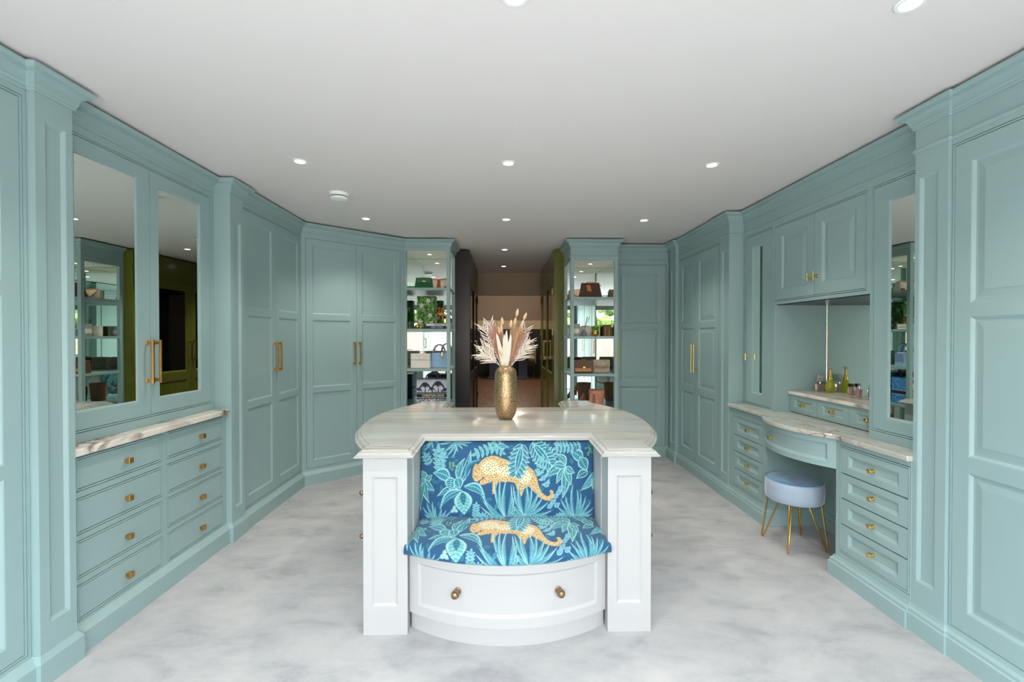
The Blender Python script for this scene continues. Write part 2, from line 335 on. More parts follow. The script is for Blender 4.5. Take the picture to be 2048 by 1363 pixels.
def crown_prof(zb, proj=0.062):
    h = ZT - zb; q = proj
    pts = [(-0.03, zb), (0.006, zb), (0.010, zb + 0.05 * h), (0.010, zb + 0.16 * h), (0.016, zb + 0.22 * h)]
    for i in range(1, 6):
        a = i / 5 * math.pi / 2; pts.append((0.016 + (0.68 * q - 0.016) * (1 - math.cos(a)), zb + 0.22 * h + 0.46 * h * math.sin(a)))
    pts += [(0.80 * q, zb + 0.69 * h), (0.80 * q, zb + 0.77 * h), (0.86 * q, zb + 0.79 * h), (0.96 * q, zb + 0.90 * h), (q, zb + 0.93 * h), (q, ZT), (-0.03, ZT)]
    return pts
CROWN_L = crown_prof(2.533); CROWN_R = crown_prof(2.540)
ASTR = [(-0.01, 2.424), (0.003, 2.424), (0.008, 2.430), (0.010, 2.436), (0.008, 2.442), (0.004, 2.446), (0.004, 2.452), (-0.01, 2.455)]
PL_L = [(-0.02, 0), (0.034, 0), (0.034, 0.102), (0.002, 0.134), (-0.02, 0.134)]
PL_R = [(-0.02, 0), (0.030, 0), (0.030, 0.086), (0.022, 0.092), (0.022, 0.106), (0.010, 0.118), (0.008, 0.130), (-0.02, 0.133)]
def mould(root, path, prof, name, m='teal_paint'):
    mb = MB(); mb.sweep(path, prof); return mb.build(name, m, root)

FL_A = Fr((-2.0, 0), (0, 1), (1, 0)); FL_CL = Fr((-2.005, 0), (0, 1), (1, 0)); FL_CU = Fr((-2.083, 0), (0, 1), (1, 0)); FL_P = Fr((-1.965, 0), (0, 1), (1, 0))
P0 = (-2.0, 4.595); FR_F = Fr(P0, (0.75149, 0.65974), (0.65974, -0.75149))
def RF(x): return Fr((x, 0), (0, -1), (-1, 0))
FB_G = Fr((0, 5.36), (1, 0), (0, -1)); FB_K = Fr((0, 5.33), (1, 0), (0, -1)); FB_L = Fr((0, 5.62), (1, 0), (0, -1))
ZP3L = [(0.235, 0.927), (0.98, 1.667), (1.725, 2.415)]
ZP3R = [(0.232, 0.878), (0.95, 1.59), (1.652, 2.30)]

def pilaster(fr, u0, u1, back, label, crown, plinth, pan, astr=False, plname='plinth'):
    c = fr.pt((u0 + u1) / 2, -back / 2, 0); root = thing('pilaster', c, label, 'pilaster', None)
    mb = MB(); frame_boxes(mb, fr, u0, u1, 0, ZT, [pan], th=0.03); mb.fbox(fr, u0, u1, -back, -0.0295, 0, ZT)
    a = inset(pan, 0.004); b2 = inset(pan, 0.015); mb.ring(fr, pan, 0, a, -0.002); mb.ring(fr, a, -0.002, b2, -0.012)
    sh = mb.build('shaft', 'teal_paint', root)
    k = MB(); k.quad(fr, inset(pan, 0.0145), -0.012); k.build('panel', 'teal_paint', sh)
    path = [fr.xy(u0, -0.13), fr.xy(u0, 0), fr.xy(u1, 0), fr.xy(u1, -0.13)]
    mould(root, path, crown, 'cornice'); mould(root, path, plinth, 'plinth')
    if astr: mould(root, path, ASTR, 'astragal')
    return root

# ------------------------------------------------------------------ left wall, near to far
def tall_wardrobe(fr, u0, u1, doors, label, zp, style, zd, crown, plinth, hz, hside, hstyle, mg, depth=0.5, astr=False, crown_ext=(0, 0), loc_u=None, pl_ext=(0, 0), beads=True, hin=0.03):
    root = thing('wardrobe', fr.pt((u0 + u1) / 2, -depth / 2, 0), label, 'wardrobe')
    rects = [(a, b, zd[0], zd[1]) for a, b in doors]
    # one opening for a pair of doors that meet without a post
    op = [(rects[0][0], rects[-1][1], zd[0], zd[1])]
    carcass(fr, root, u0, u1, 0, ZT, op, depth, beads)
    for i, r in enumerate(rects):
        rr = (r[0], r[1] - (0.0015 if i < len(rects) - 1 else 0), r[2], r[3]); rr = (rr[0] + (0.0015 if i > 0 else 0),) + rr[1:]
        d = door(fr, root, rr, [(r[0] + mg, r[1] - mg, a, b) for a, b in zp], style)
        s = hside[i]
        if s: bar_handle(fr, d, (r[1] - hin) if s > 0 else (r[0] + hin), hz[0], hz[1], hstyle)
    mould(root, [fr.xy(u0 - crown_ext[0], 0), fr.xy(u1 + crown_ext[1], 0)], crown, 'cornice')
    mould(root, [fr.xy(u0 - pl_ext[0], 0), fr.xy(u1 + pl_ext[1], 0)], plinth, 'plinth')
    if astr: mould(root, [fr.xy(u0, 0), fr.xy(u1, 0)], ASTR, 'astragal')
    return root
tall_wardrobe(FL_A, 0.85, 1.97, [(0.93, 1.435), (1.435, 1.94)], 'tall teal wardrobe cut off by the left edge of the photo', ZP3L, 'flat', (0.165, 2.49), CROWN_L, PL_L, (1.19, 1.45), (1, -1), 'square', 0.07)
tall_wardrobe(FL_A, -0.88, 0.85, [(-0.80, -0.015), (-0.015, 0.77)], 'tall teal wardrobe nearest the window on the left wall, outside the photo', ZP3L, 'flat', (0.165, 2.49), CROWN_L, PL_L, (1.19, 1.45), (1, -1), 'square', 0.07)
pilaster(FL_P, 1.972, 2.140, 0.6, 'teal pilaster with a recessed panel, in front of the mirrored drawer cabinet', CROWN_L, PL_L[:1] + [(0.018, 0), (0.018, 0.108), (0.002, 0.136), (-0.02, 0.136)], (2.015, 2.108, 0.255, 2.425))

# mirrored dresser
root = thing('drawer_chest', (-2.30, 2.74, 0), 'built-in teal chest of eight drawers with square brass knobs', 'drawers')
mb = MB(); fr = FL_CL; holes = []
DR = []
for (a, b) in ((2.185, 2.722), (2.772, 3.302)):
    for (z0, z1) in ((0.768, 0.922), (0.562, 0.727), (0.354, 0.524), (0.152, 0.314)): DR.append((a + 0.010, b - 0.010, z0 + 0.009, z1 - 0.009))
carcass(fr, root, 2.1415, 3.3505, 0, 0.935, DR, 0.6)
for r in DR:
    mb = MB(); mb.fbox(fr, r[0], r[1], -0.02, 0.0, r[2], r[3]); d = mb.build('drawer', 'teal_paint', root, bevel=0.001, seg=1)
    cube_knob(fr, d, (r[0] + r[1]) / 2 + (0.015 if r[0] < 2.5 else 0.03), (r[2] + r[3]) / 2 - 0.008)
mould(root, [fr.xy(2.14, 0), fr.xy(3.35, 0)], PL_L, 'plinth')
fr = FL_CU
root = thing('mirrored_cabinet', (-2.34, 2.74, 0.972), 'teal wall cabinet with two tall mirrored doors above the left drawers', 'cabinet')
DM = [(2.19, 2.75, 1.036, 2.482), (2.75, 3.302, 1.036, 2.482)]
carcass(fr, root, 2.1415, 3.3505, 0.973, ZT, [(2.19, 3.302, 1.036, 2.482)], 0.52)
for i, r in enumerate(DM):
    p = (r[0] + 0.08, r[1] - 0.095, 1.122, 2.412) if i == 0 else (r[0] + 0.068, r[1] - 0.098, 1.122, 2.412)
    d = door(fr, root, (r[0] + 0.0015 * i, r[1] - 0.0015 * (1 - i), r[2], r[3]), [p], 'flat', pm='mirror', pname='mirror_panel', depth=0.008, mold=0.012, tilt=0.016)
    bar_handle(fr, d, r[1] - 0.03 if i == 0 else r[0] + 0.03, 1.222, 1.478, 'square')
mould(root, [fr.xy(2.14, 0), fr.xy(3.35, 0)], crown_prof(2.535, 0.08), 'cornice')
mb = MB(); mb.fbox(FL_CL, 2.142, 3.349, -0.095, 0.028, 0.9355, 0.972)
o = mb.build('marble_ledge', 'marble_ledge', None, bevel=0.006, seg=3); tag(o, 'cream marble ledge with brown veins above the left drawers', 'worktop')

pilaster(FL_P, 3.352, 3.520, 0.6, 'teal pilaster between the mirrored dresser and the left double wardrobe', CROWN_L, PL_L[:1] + [(0.018, 0), (0.018, 0.108), (0.002, 0.136), (-0.02, 0.136)], (3.395, 3.485, 0.235, 2.345))
tall_wardrobe(FL_A, 3.521, 4.63, [(3.572, 4.078), (4.078, 4.585)], 'teal double wardrobe beside the angled corner on the left wall', ZP3L, 'flat', (0.165, 2.487), CROWN_L, PL_L, (1.192, 1.452), (1, -1), 'square', 0.062, crown_ext=(0, 0.02))
tall_wardrobe(FR_F, -0.01, 1.15, [(0.047, 0.572), (0.572, 1.098)], 'teal double wardrobe set across the corner beside the left shelves', ZP3L, 'flat', (0.163, 2.486), CROWN_L, PL_L, (1.192, 1.442), (1, -1), 'square', 0.062, depth=0.35, beads=False, crown_ext=(0.0, 0.02), hin=0.031)

# ------------------------------------------------------------------ open shelf units
def shelf_unit(fr, uo0, uo1, u0, u1, open_left, yb, shelves, ztop, label, crown, zfr, astr, closed_face):
    # u0..u1 full front; the opening runs uo0..uo1; yb = depth
    root = thing('shelf_unit', fr.pt((u0 + u1) / 2, -yb / 2, 0), label, 'shelf')
    pw = 0.040
    mb = MB(); mb.fbox(fr, u0, uo0, -0.045, 0, 0, ztop); mb.build('front_post', 'teal_paint', root)
    mb = MB(); mb.fbox(fr, uo1, u1, -0.045, 0, 0, ztop); mb.build('front_post', 'teal_paint', root)
    if open_left: ua, ub = u0, u0 + pw
    else: ua, ub = u1 - pw, u1
    mb = MB(); mb.fbox(fr, ua, ub, -yb, -yb + 0.045, 0, ztop); mb.build('rear_post', 'teal_paint', root)
    top = MB(); top.fbox(fr, u0, u1, -yb, 0, ztop, ZT); top.build('top_panel', 'teal_paint', root)
    mb = MB(); mb.fbox(fr, u0 + 0.02, u1 - 0.02, -yb + 0.02, -0.03, ztop - 0.004, ztop - 0.0005); mb.build('soffit', 'wall_paint', root)
    mb = MB(); mb.fbox(fr, u0, u1, -yb - 0.014, -yb - 0.001, 0, ZT); mb.build('back_panel', 'teal_paint', root)
    # mirrors, in three stacked sheets with fine joints
    zs = [0.15, 1.0, 1.75, ztop - 0.008]; mb = MB()
    mb.fbox(fr, (u0 + pw) if open_left else u0 + 0.03, (u1 - 0.03) if open_left else u1 - pw, -yb, -yb + 0.004, 0.15, ztop - 0.006); mb.build('back_mirror', 'mirror', root)
    mb = MB()
    if open_left: mb.fbox(fr, u1 - 0.036, u1 - 0.030, -yb + 0.005, -0.046, 0.15, ztop - 0.006)
    else: mb.fbox(fr, u0 + 0.030, u0 + 0.036, -yb + 0.005, -0.046, 0.15, ztop - 0.006)
    mb.build('side_mirror', 'mirror', root)
    mb = MB()
    if open_left: mb.fbox(fr, u1 - 0.0295, u1, -yb, -0.045, 0, ztop)
    else: mb.fbox(fr, u0, u0 + 0.0295, -yb, -0.045, 0, ztop)
    mb.build('side_panel', 'teal_paint', root)
    for z in shelves:
        mb = MB(); mb.fbox(fr, u0 + 0.002 if open_left else u0 + 0.037, u1 - 0.037 if open_left else u1 - 0.002, -yb + 0.006, -0.004, z - 0.030, z); mb.build('shelf', 'teal_paint', root, bevel=0.002, seg=1)
    path = [fr.xy(u0, -yb), fr.xy(u0, 0), fr.xy(u1, 0), fr.xy(u1, -yb)]
    if not open_left: path = path[1:]
    mould(root, path, crown, 'cornice'); mould(root, path, PL_R if open_left else PL_L, 'plinth')
    if astr: mould(root, path, ASTR, 'astragal')
    c = fr.pt((uo0 + uo1) / 2 + (0.0), -yb * 0.42, ztop - 0.004)
    mb = MB(); mb.lathe(c, (0, 0, -1), [(0, 0.036), (0.004, 0.036), (0.004, 0.026), (0.001, 0.024)], 20); sp = mb.build('downlight', 'brass_aged', root, smooth=True)
    mb = MB(); mb.lathe((c[0], c[1], c[2] - 0.0015), (0, 0, -1), [(0, 0.022), (0.001, 0.022)], 16); mb.build('lamp', LAMPW, sp)
    ld = bpy.data.lights.new('shelf_lamp', 'SPOT'); ld.energy = 5; ld.spot_size = math.radians(120); ld.spot_blend = 0.8; ld.color = (1, 0.82, 0.62); ld.shadow_soft_size = 0.02
    lo = bpy.data.objects.new('shelf_lamp', ld); COL.objects.link(lo); lo.parent = root; lo.location = Vector((c[0], c[1], c[2] - 0.012)) - root.location
    return root
LAMP = mat('lamp_glow', (1, 1, 1, 1), 0.5); M['lamp_glow'].node_tree.nodes['Principled BSDF'].inputs['Emission Color'].default_value = (1, 0.95, 0.86, 1); M['lamp_glow'].node_tree.nodes['Principled BSDF'].inputs['Emission Strength'].default_value = 9
LAMPW = mat('lamp_glow_warm', (1, 0.9, 0.8, 1), 0.5); LAMPW.node_tree.nodes['Principled BSDF'].inputs['Emission Color'].default_value = (1, 0.72, 0.42, 1); LAMPW.node_tree.nodes['Principled BSDF'].inputs['Emission Strength'].default_value = 6
GSH = [2.07, 1.588, 1.117, 0.645]; KSH = [1.962, 1.500, 1.056, 0.610]
shelf_unit(FB_G, -1.118, -0.645, -1.150, -0.603, False, 0.585, GSH, 2.507, 'teal mirrored shelf unit left of the passage, holding green and blue bags', crown_prof(2.54), 2.507, False, True)
shelf_unit(FB_K, 0.853, 1.330, 0.810, 1.372, True, 0.565, KSH, 2.392, 'teal mirrored shelf unit right of the passage, holding brown bags and candles', CROWN_R, 2.392, True, True)

# ------------------------------------------------------------------ right of the back wall and the right wall
tall_wardrobe(FB_L, 1.373, 2.09, [(1.405, 2.040)], 'teal single door wardrobe on the back wall right of the shelves', [], 'raised', (0.138, 2.376), CROWN_R, PL_R, (1.10, 1.402), (0,), 'round', 0.07, depth=0.36, astr=True)
rt = bpy.data.objects['wardrobe.004']
old = [c for c in rt.children if c.name.startswith('door')][0]; bpy.data.objects.remove(old)
d = door(FB_L, rt, (1.405, 2.040, 0.138, 2.376), [(1.476, 1.970, a, b) for a, b in ZP3R], 'raised', mold=0.018)
bar_handle(FB_L, d, 1.445, 1.10, 1.402, 'round')
FR_N, FR_O, FR_Q, FR_R = RF(2.10), RF(2.09), RF(2.105), RF(2.122)
pilaster(RF(2.062), -5.535, -5.352, 0.5, 'narrow teal pilaster in the far right corner of the room', CROWN_R, PL_R[:1] + [(0.022, 0), (0.022, 0.088), (0.016, 0.094), (0.016, 0.108), (0.008, 0.12), (-0.02, 0.136)], (-5.495, -5.395, 0.215, 2.30), True)
def wardrobe_right(fr, y0, y1, doors, label, hside):
    return tall_wardrobe(fr, -y1, -y0, [(-b, -a) for a, b in reversed(doors)], label, ZP3R, 'raised', (0.14, 2.384), CROWN_R, PL_R, (1.108, 1.412), hside, 'round', 0.072, astr=True, hin=0.032)
wardrobe_right(FR_N, 4.312, 5.351, [(4.362, 4.872), (4.872, 5.385 - 0.06)], 'teal double wardrobe with raised panels on the right wall, far end', (1, -1))
pilaster(FR_O, -4.310, -4.141, 0.58, 'teal pilaster between the far right wardrobe and the dressing table', CROWN_R, PL_R[:1] + [(0.028, 0), (0.028, 0.088), (0.02, 0.094), (0.02, 0.108), (0.008, 0.12), (0.006, 0.132), (-0.02, 0.136)], (-4.275, -4.175, 0.215, 2.30), True)
pilaster(FR_Q, -2.275, -2.104, 0.57, 'teal pilaster between the dressing table and the nearest right wardrobe', CROWN_R, PL_R[:1] + [(0.024, 0), (0.024, 0.088), (0.018, 0.094), (0.018, 0.108), (0.008, 0.12), (0.006, 0.132), (-0.02, 0.136)], (-2.252, -2.155, 0.258, 2.30), True)
wardrobe_right(FR_R, 0.95, 2.103, [(1.02, 1.552), (1.552, 2.086)], 'large teal wardrobe with raised panels cut off by the right edge', (1, -1))
wardrobe_right(FR_R, -0.88, 0.95, [(-0.76, 0.06), (0.06, 0.88)], 'teal wardrobe nearest the window on the right wall, outside the photo', (1, -1))

# ------------------------------------------------------------------ dressing table (vanity)
XU, XL = 2.225, 2.10; TILT_R = -0.015
fu, fl_ = RF(XU), RF(XL)
root = thing('dressing_table', (2.4, 3.2, 0), 'teal built-in dressing table with drawer banks and a bowed middle drawer', 'dressing table')
for (y0, y1, ya, yb) in ((2.277, 2.80, 2.295, 2.757), (3.565, 4.139, 3.605, 4.055)):
    rows = [(0.662, 0.815), (0.506, 0.655), (0.347, 0.499), (0.180, 0.340)] if y0 < 3 else [(0.622, 0.775), (0.476, 0.616), (0.322, 0.470), (0.170, 0.316)]
    rs = [(-yb, -ya, a, b) for a, b in rows]
    mb = MB(); mb.fbox(fl_, -y1, -y0, -0.55, -0.026, 0, 0.855)
    frame_boxes(mb, fl_, -y1, -y0, 0, 0.855, [(-yb - 0.0145, -ya + 0.0145, rows[-1][0] - 0.0145, rows[0][1] + 0.0145)], th=0.027)
    R0 = (-yb, -ya, rows[-1][0], rows[0][1]); a_, b_ = inset(R0, -0.003), inset(R0, -0.011)
    mb.fbox(fl_, b_[0], b_[1], -0.027, 0.0015, a_[3], b_[3]); mb.fbox(fl_, b_[0], b_[1], -0.027, 0.0015, b_[2], a_[2]); mb.fbox(fl_, b_[0], a_[0], -0.027, 0.0015, a_[2], a_[3]); mb.fbox(fl_, a_[1], b_[1], -0.027, 0.0015, a_[2], a_[3])
    mb.build('pedestal', 'teal_paint', root)
    for r in rs:
        d = door(fl_, root, r, [(r[0] + 0.055, r[1] - 0.055, r[2] + 0.036, r[3] - 0.036)], 'flat', name='drawer', mold=0.02, depth=0.012)
        round_knob(fl_.pt((r[0] + r[1]) / 2 + 0.0, -0.012, (r[2] + r[3]) / 2 - 0.004), fl_.vec(0, 1, 0), d)
    path = [fl_.xy(-y1, 0), fl_.xy(-y0, 0)] if y0 < 3 else [fl_.xy(-y1, 0), fl_.xy(-y0, 0), fl_.xy(-y0, -0.42)]
    if y0 < 3: path = [fl_.xy(-y1, -0.42)] + path
    mould(root, path, PL_R, 'plinth')
mb = MB(); mb.box(2.535, 2.56, 2.80, 3.565, 0, 0.855); mb.build('kneehole_back', 'teal_paint', root)
mould(root, [(2.535, 3.565), (2.535, 2.80)], PL_R, 'plinth')
# bowed apron drawer
ya, yb, sag = 2.80, 3.565, 0.135
cy = (ya + yb) / 2; hc = (yb - ya) / 2; R_ = (hc * hc + sag * sag) / (2 * sag)
def bowx(y, off=0.0): return XL - (math.sqrt(max(0, (R_ + off) ** 2 - (y - cy) ** 2)) - (R_ - sag))
def bow_strip(mb, y0, y1, z0, z1, o0, o1, n=28):
    ys = [y0 + (y1 - y0) * i / n for i in range(n + 1)]
    A = [(bowx(y, o1), y) for y in ys]; B = [(bowx(y, o0), y) for y in ys]
    mb.prism(A + B[::-1], z0, z1)
z0, z1 = 0.668, 0.855
mb = MB(); p0, p1, q0, q1 = ya + 0.04, yb - 0.04, z0 + 0.035, z1 - 0.035
bow_strip(mb, ya, p0, z0, z1, -0.03, 0.0, 4); bow_strip(mb, p1, yb, z0, z1, -0.03, 0.0, 4); bow_strip(mb, p0, p1, z0, q0, -0.03, 0.0); bow_strip(mb, p0, p1, q1, z1, -0.03, 0.0)
def bow_ring(mb, y0, y1, za, zb, m, o0, o1, n=28):
    A = [y0 + (y1 - y0) * i / n for i in range(n + 1)]; B = [y0 + m + (y1 - y0 - 2 * m) * i / n for i in range(n + 1)]; vs = []; fs = []
    for a, b2 in zip(A, B): vs += [(bowx(a, o0), a, zb), (bowx(b2, o1), b2, zb - m), (bowx(b2, o1), b2, za + m), (bowx(a, o0), a, za)]
    for i in range(n): k = 4 * i; fs += [(k, k + 4, k + 5, k + 1), (k + 2, k + 6, k + 7, k + 3)]
    fs += [(0, 1, 2, 3), (4 * n, 4 * n + 3, 4 * n + 2, 4 * n + 1)]
    mb.add(vs, fs)
bow_ring(mb, p0, p1, q0, q1, 0.018, 0.0, -0.012)
dr = mb.build('drawer', 'teal_paint', root, smooth=True, angle=30)
mb = MB(); bow_strip(mb, p0 + 0.017, p1 - 0.017, q0 + 0.017, q1 - 0.017, -0.02, -0.0118); mb.build('panel', 'teal_paint', dr, smooth=True, angle=30)
fk = fl_.vec(0, 1, 0); round_knob((bowx(3.28, -0.012), 3.28, 0.758), (-1, 0.12, 0), dr)
# marble top with the bow
mb = MB(); top = [(XL - 0.022, 4.139), (XL - 0.022, yb + 0.02)]
n = 30
for i in range(n + 1):
    y = yb - (yb - ya) * i / n; top.append((bowx(y, 0.022), y))
top += [(XL - 0.022, ya - 0.02), (XL - 0.022, 2.277), (2.645, 2.277), (2.645, 4.139)]
mb.prism(top, 0.8555, 0.886); o = mb.build('marble_worktop', 'marble_vanity', None, bevel=0.007, seg=3); tag(o, 'bow-fronted grey and cream marble top of the dressing table', 'worktop')
# upper cabinets: two mirrored ones standing on the worktop and a cupboard hung between them
def upper(label, y0, y1, zb, rr, name):
    root = thing(name, (XU + 0.2, (y0 + y1) / 2, zb), label, 'cabinet')
    mb = MB(); mb.fbox(fu, -y1, -y0, -0.43, -0.026, zb, 2.43); frame_boxes(mb, fu, -y1, -y0, zb, 2.43, [inset(rr, -0.0145)], th=0.027)
    a_, b_ = inset(rr, -0.003), inset(rr, -0.011)
    mb.fbox(fu, b_[0], b_[1], -0.027, 0.0015, a_[3], b_[3]); mb.fbox(fu, b_[0], b_[1], -0.027, 0.0015, b_[2], a_[2]); mb.fbox(fu, b_[0], a_[0], -0.027, 0.0015, a_[2], a_[3]); mb.fbox(fu, a_[1], b_[1], -0.027, 0.0015, a_[2], a_[3])
    mb.fbox(fu, -y1, -y0, -0.43, 0, 2.43, ZT); mb.build('carcass', 'teal_paint', root)
    mould(root, [fu.xy(-y1, 0), fu.xy(-y0, 0)], CROWN_R, 'cornice'); mould(root, [fu.xy(-y1, 0), fu.xy(-y0, 0)], ASTR, 'astragal')
    return root
r1, r3, rc = (-4.092, -3.715, 0.912, 2.385), (-2.672, -2.29, 0.952, 2.378), (-3.645, -2.742, 1.795, 2.375)
ra = upper('narrow mirrored teal cabinet at the far end of the dressing table', 3.6605, 4.139, 0.8865, r1, 'mirrored_cabinet')
d1 = door(fu, ra, r1, [(-4.0, -3.835, 0.995, 2.29)], 'flat', pm='mirror', pname='mirror_panel', mold=0.016, depth=0.01); t_knob(fu, d1, -4.045, 1.316)
rb = upper('mirrored teal cabinet at the near end of the dressing table reflecting the bag shelves', 2.277, 2.6995, 0.8865, r3, 'mirrored_cabinet')
door(fu, rb, r3, [(-2.575, -2.385, 1.02, 2.288)], 'flat', pm='mirror', pname='mirror_panel', mold=0.016, depth=0.01, tilt=TILT_R)
root = upper('two-door teal cupboard hung above the dressing table niche', 2.70, 3.66, 1.757, rc, 'wall_cupboard')
dm = [(-3.645, -3.1935, 1.795, 2.375), (-3.1935 + 0.003, -2.742, 1.795, 2.375)]
for i, r in enumerate(dm):
    d = door(fu, root, r, [(r[0] + 0.07, r[1] - 0.07, r[2] + 0.075, r[3] - 0.075)], 'raised', mold=0.018)
    t_knob(fu, d, r[1] - 0.03 if i == 0 else r[0] + 0.03, 1.925)
mb = MB(); mb.box(2.655, 2.665, 2.7005, 3.6595, 0.8865, 1.7515); mb.build('niche_mirror', 'mirror', root)
mb = MB(); mb.box(2.651, 2.6548, 3.6545, 3.6594, 0.8865, 1.7515); mb.build('mirror_trim', 'chrome', root)
mb = MB(); mb.box(2.245, 2.655, 2.702, 3.658, 1.752, 1.7568); mb.build('underside_shade', 'black_lacquer', root)  # black sheet paints the unlit shade below the cupboard
# riser with three small drawers
fz = RF(2.355)
root = thing('drawer_riser', (2.5, 3.18, 0.886), 'low teal box of small drawers standing on the dressing table', 'drawers')
rs = []
for i in range(3): a = 2.706 + 0.316 * (2 - i); rs.append((-(a + 0.316), -a, 0.892, 1.026))
mb = MB(); mb.fbox(fz, -3.655, -2.705, -0.28, -0.02, 0.8865, 1.0295); mb.build('carcass', 'teal_paint', root)
for r in rs:
    d = door(fz, root, (r[0] + 0.001, r[1] - 0.001, r[2], r[3]), [(r[0] + 0.055, r[1] - 0.055, r[2] + 0.032, r[3] - 0.032)], 'flat', name='drawer', mold=0.016, depth=0.010)
    round_knob(fz.pt((r[0] + r[1]) / 2, -0.010, (r[2] + r[3]) / 2), fz.vec(0, 1, 0), d)
mb = MB(); mb.fbox(fz, -3.657, -2.703, -0.295, 0.016, 1.030, 1.057); o = mb.build('marble_shelf', 'marble_ledge', None, bevel=0.004); tag(o, 'veined marble slab on the small drawers under the wall cupboard', 'worktop')
# ------------------------------------------------------------------ printed fabric: painted once in an array, carried by vertex colours
def hexlin(r, g, b): return np.array(srgb(r, g, b)[:3])
class Canvas:
    def __init__(s, W, H, bg): s.W, s.H = W, H; s.a = np.empty((H, W, 3)); s.a[:] = bg
    def poly(s, pts, col):
        p = np.asarray(pts, float); x0, y0 = np.floor(p.min(0)).astype(int); x1, y1 = np.ceil(p.max(0)).astype(int)
        x0, y0, x1, y1 = max(0, x0), max(0, y0), min(s.W - 1, x1), min(s.H - 1, y1)
        if x1 < x0 or y1 < y0: return
        X, Y = np.meshgrid(np.arange(x0, x1 + 1) + 0.5, np.arange(y0, y1 + 1) + 0.5); ins = np.zeros(X.shape, bool)
        q = np.roll(p, -1, 0)
        for (ax, ay), (bx, by) in zip(p, q):
            if ay == by: continue
            ins ^= ((ay > Y) != (by > Y)) & (X < (bx - ax) * (Y - ay) / (by - ay) + ax)
        s.a[y0:y1 + 1, x0:x1 + 1][ins] = col
    def line(s, a, b, w, col):
        a, b = np.array(a, float), np.array(b, float); d = b - a; n = np.array([-d[1], d[0]]) / (np.linalg.norm(d) + 1e-9) * w / 2
        s.poly([a + n, b + n, b - n, a - n], col)
def leaf_outline(b, t, wd, bend=0.0, n=9, tooth=0, sharp=1.0):
    b, t = np.array(b, float), np.array(t, float); d = t - b; L = np.linalg.norm(d); nn = np.array([-d[1], d[0]]) / (L + 1e-9)
    L1, L2 = [], []
    for i in range(n + 1):
        s = i / n; c = b + d * s + nn * bend * L * math.sin(math.pi * s)
        h = wd / 2 * math.sin(math.pi * s ** 0.8) ** sharp
        if tooth and i % 2: h *= 1 - tooth
        L1.append(c + nn * h); L2.append(c - nn * h)
    return L1 + L2[::-1]
AQ = hexlin(72, 150, 162); PALE = hexlin(140, 188, 188); MID = hexlin(24, 106, 130); DEEP = hexlin(10, 52, 88); BLUE = hexlin(12, 74, 112); TEALD = hexlin(16, 86, 112)
def leaf(c, b, t, wd, bend=0.0, fill=None, edge=None, vein=True, tooth=0, veins=5):
    fill = MID if fill is None else fill; edge = PALE if edge is None else edge
    n = 24 if tooth else 10
    c.poly(leaf_outline(b, t, wd, bend, n, tooth), edge)
    bb, tt = np.array(b, float), np.array(t, float); d = tt - bb
    c.poly(leaf_outline(bb + d * 0.05, tt - d * 0.07, wd * 0.74, bend, n, tooth), fill)
    L = np.linalg.norm(d); nn = np.array([-d[1], d[0]]) / (L + 1e-9); lw = max(1.2, wd * 0.07)
    if vein:
        mid = lambda s: bb + d * s + nn * bend * L * math.sin(math.pi * s)
        for i in range(6): c.line(mid(i / 6), mid((i + 1) / 6), lw, edge)
        for i in range(1, veins + 1):
            s = i / (veins + 1.2); h = wd * 0.34 * math.sin(math.pi * s ** 0.8)
            for sg in (-1, 1): c.line(mid(s), mid(min(1, s + 0.10)) + nn * sg * h, lw * 0.8, AQ if fill is not AQ else TEALD)
def palm(c, o, tips, wd=8, fill=None):
    for t in tips: leaf(c, o, t, wd * 0.78, bend=0.07 * (1 if t[0] > o[0] else -1), fill=(AQ * 0.5 + MID * 0.5) if fill is None else fill, veins=0)
def lobed(c, b, t, wd, n=6):
    b, t = np.array(b, float), np.array(t, float); d = t - b; L = np.linalg.norm(d); nn = np.array([-d[1], d[0]]) / L
    for i in range(n):
        s = 0.06 + 0.80 * i / (n - 1); r = b + d * s; h = wd / 2 * math.sin(math.pi * (0.22 + 0.66 * s)) 
        for sg in (-1, 1): leaf(c, r, r + nn * sg * h + d * 0.20, wd * 0.25, bend=-0.12 * sg, fill=MID, veins=0)
    leaf(c, b + d * 0.1, t, wd * 0.30, fill=MID, veins=3)
def sprig(c, b, t, n, sz, wd=None, fill=None):
    b, t = np.array(b, float), np.array(t, float); d = t - b; L = np.linalg.norm(d); nn = np.array([-d[1], d[0]]) / L
    c.line(b, t, max(1.2, sz * 0.12), AQ)
    for i in range(n):
        s = (i + 0.6) / n
        for sg in (-1, 1): leaf(c, b + d * s, b + d * s + nn * sg * sz + d / L * sz * 0.5, wd or sz * 0.55, fill=AQ if fill is None else fill, veins=0)
    leaf(c, t, t + d / L * sz, wd or sz * 0.55, fill=AQ, veins=0)
KX = 3.2                        # canvas cells per source pixel of the design sheet (361 x 149)
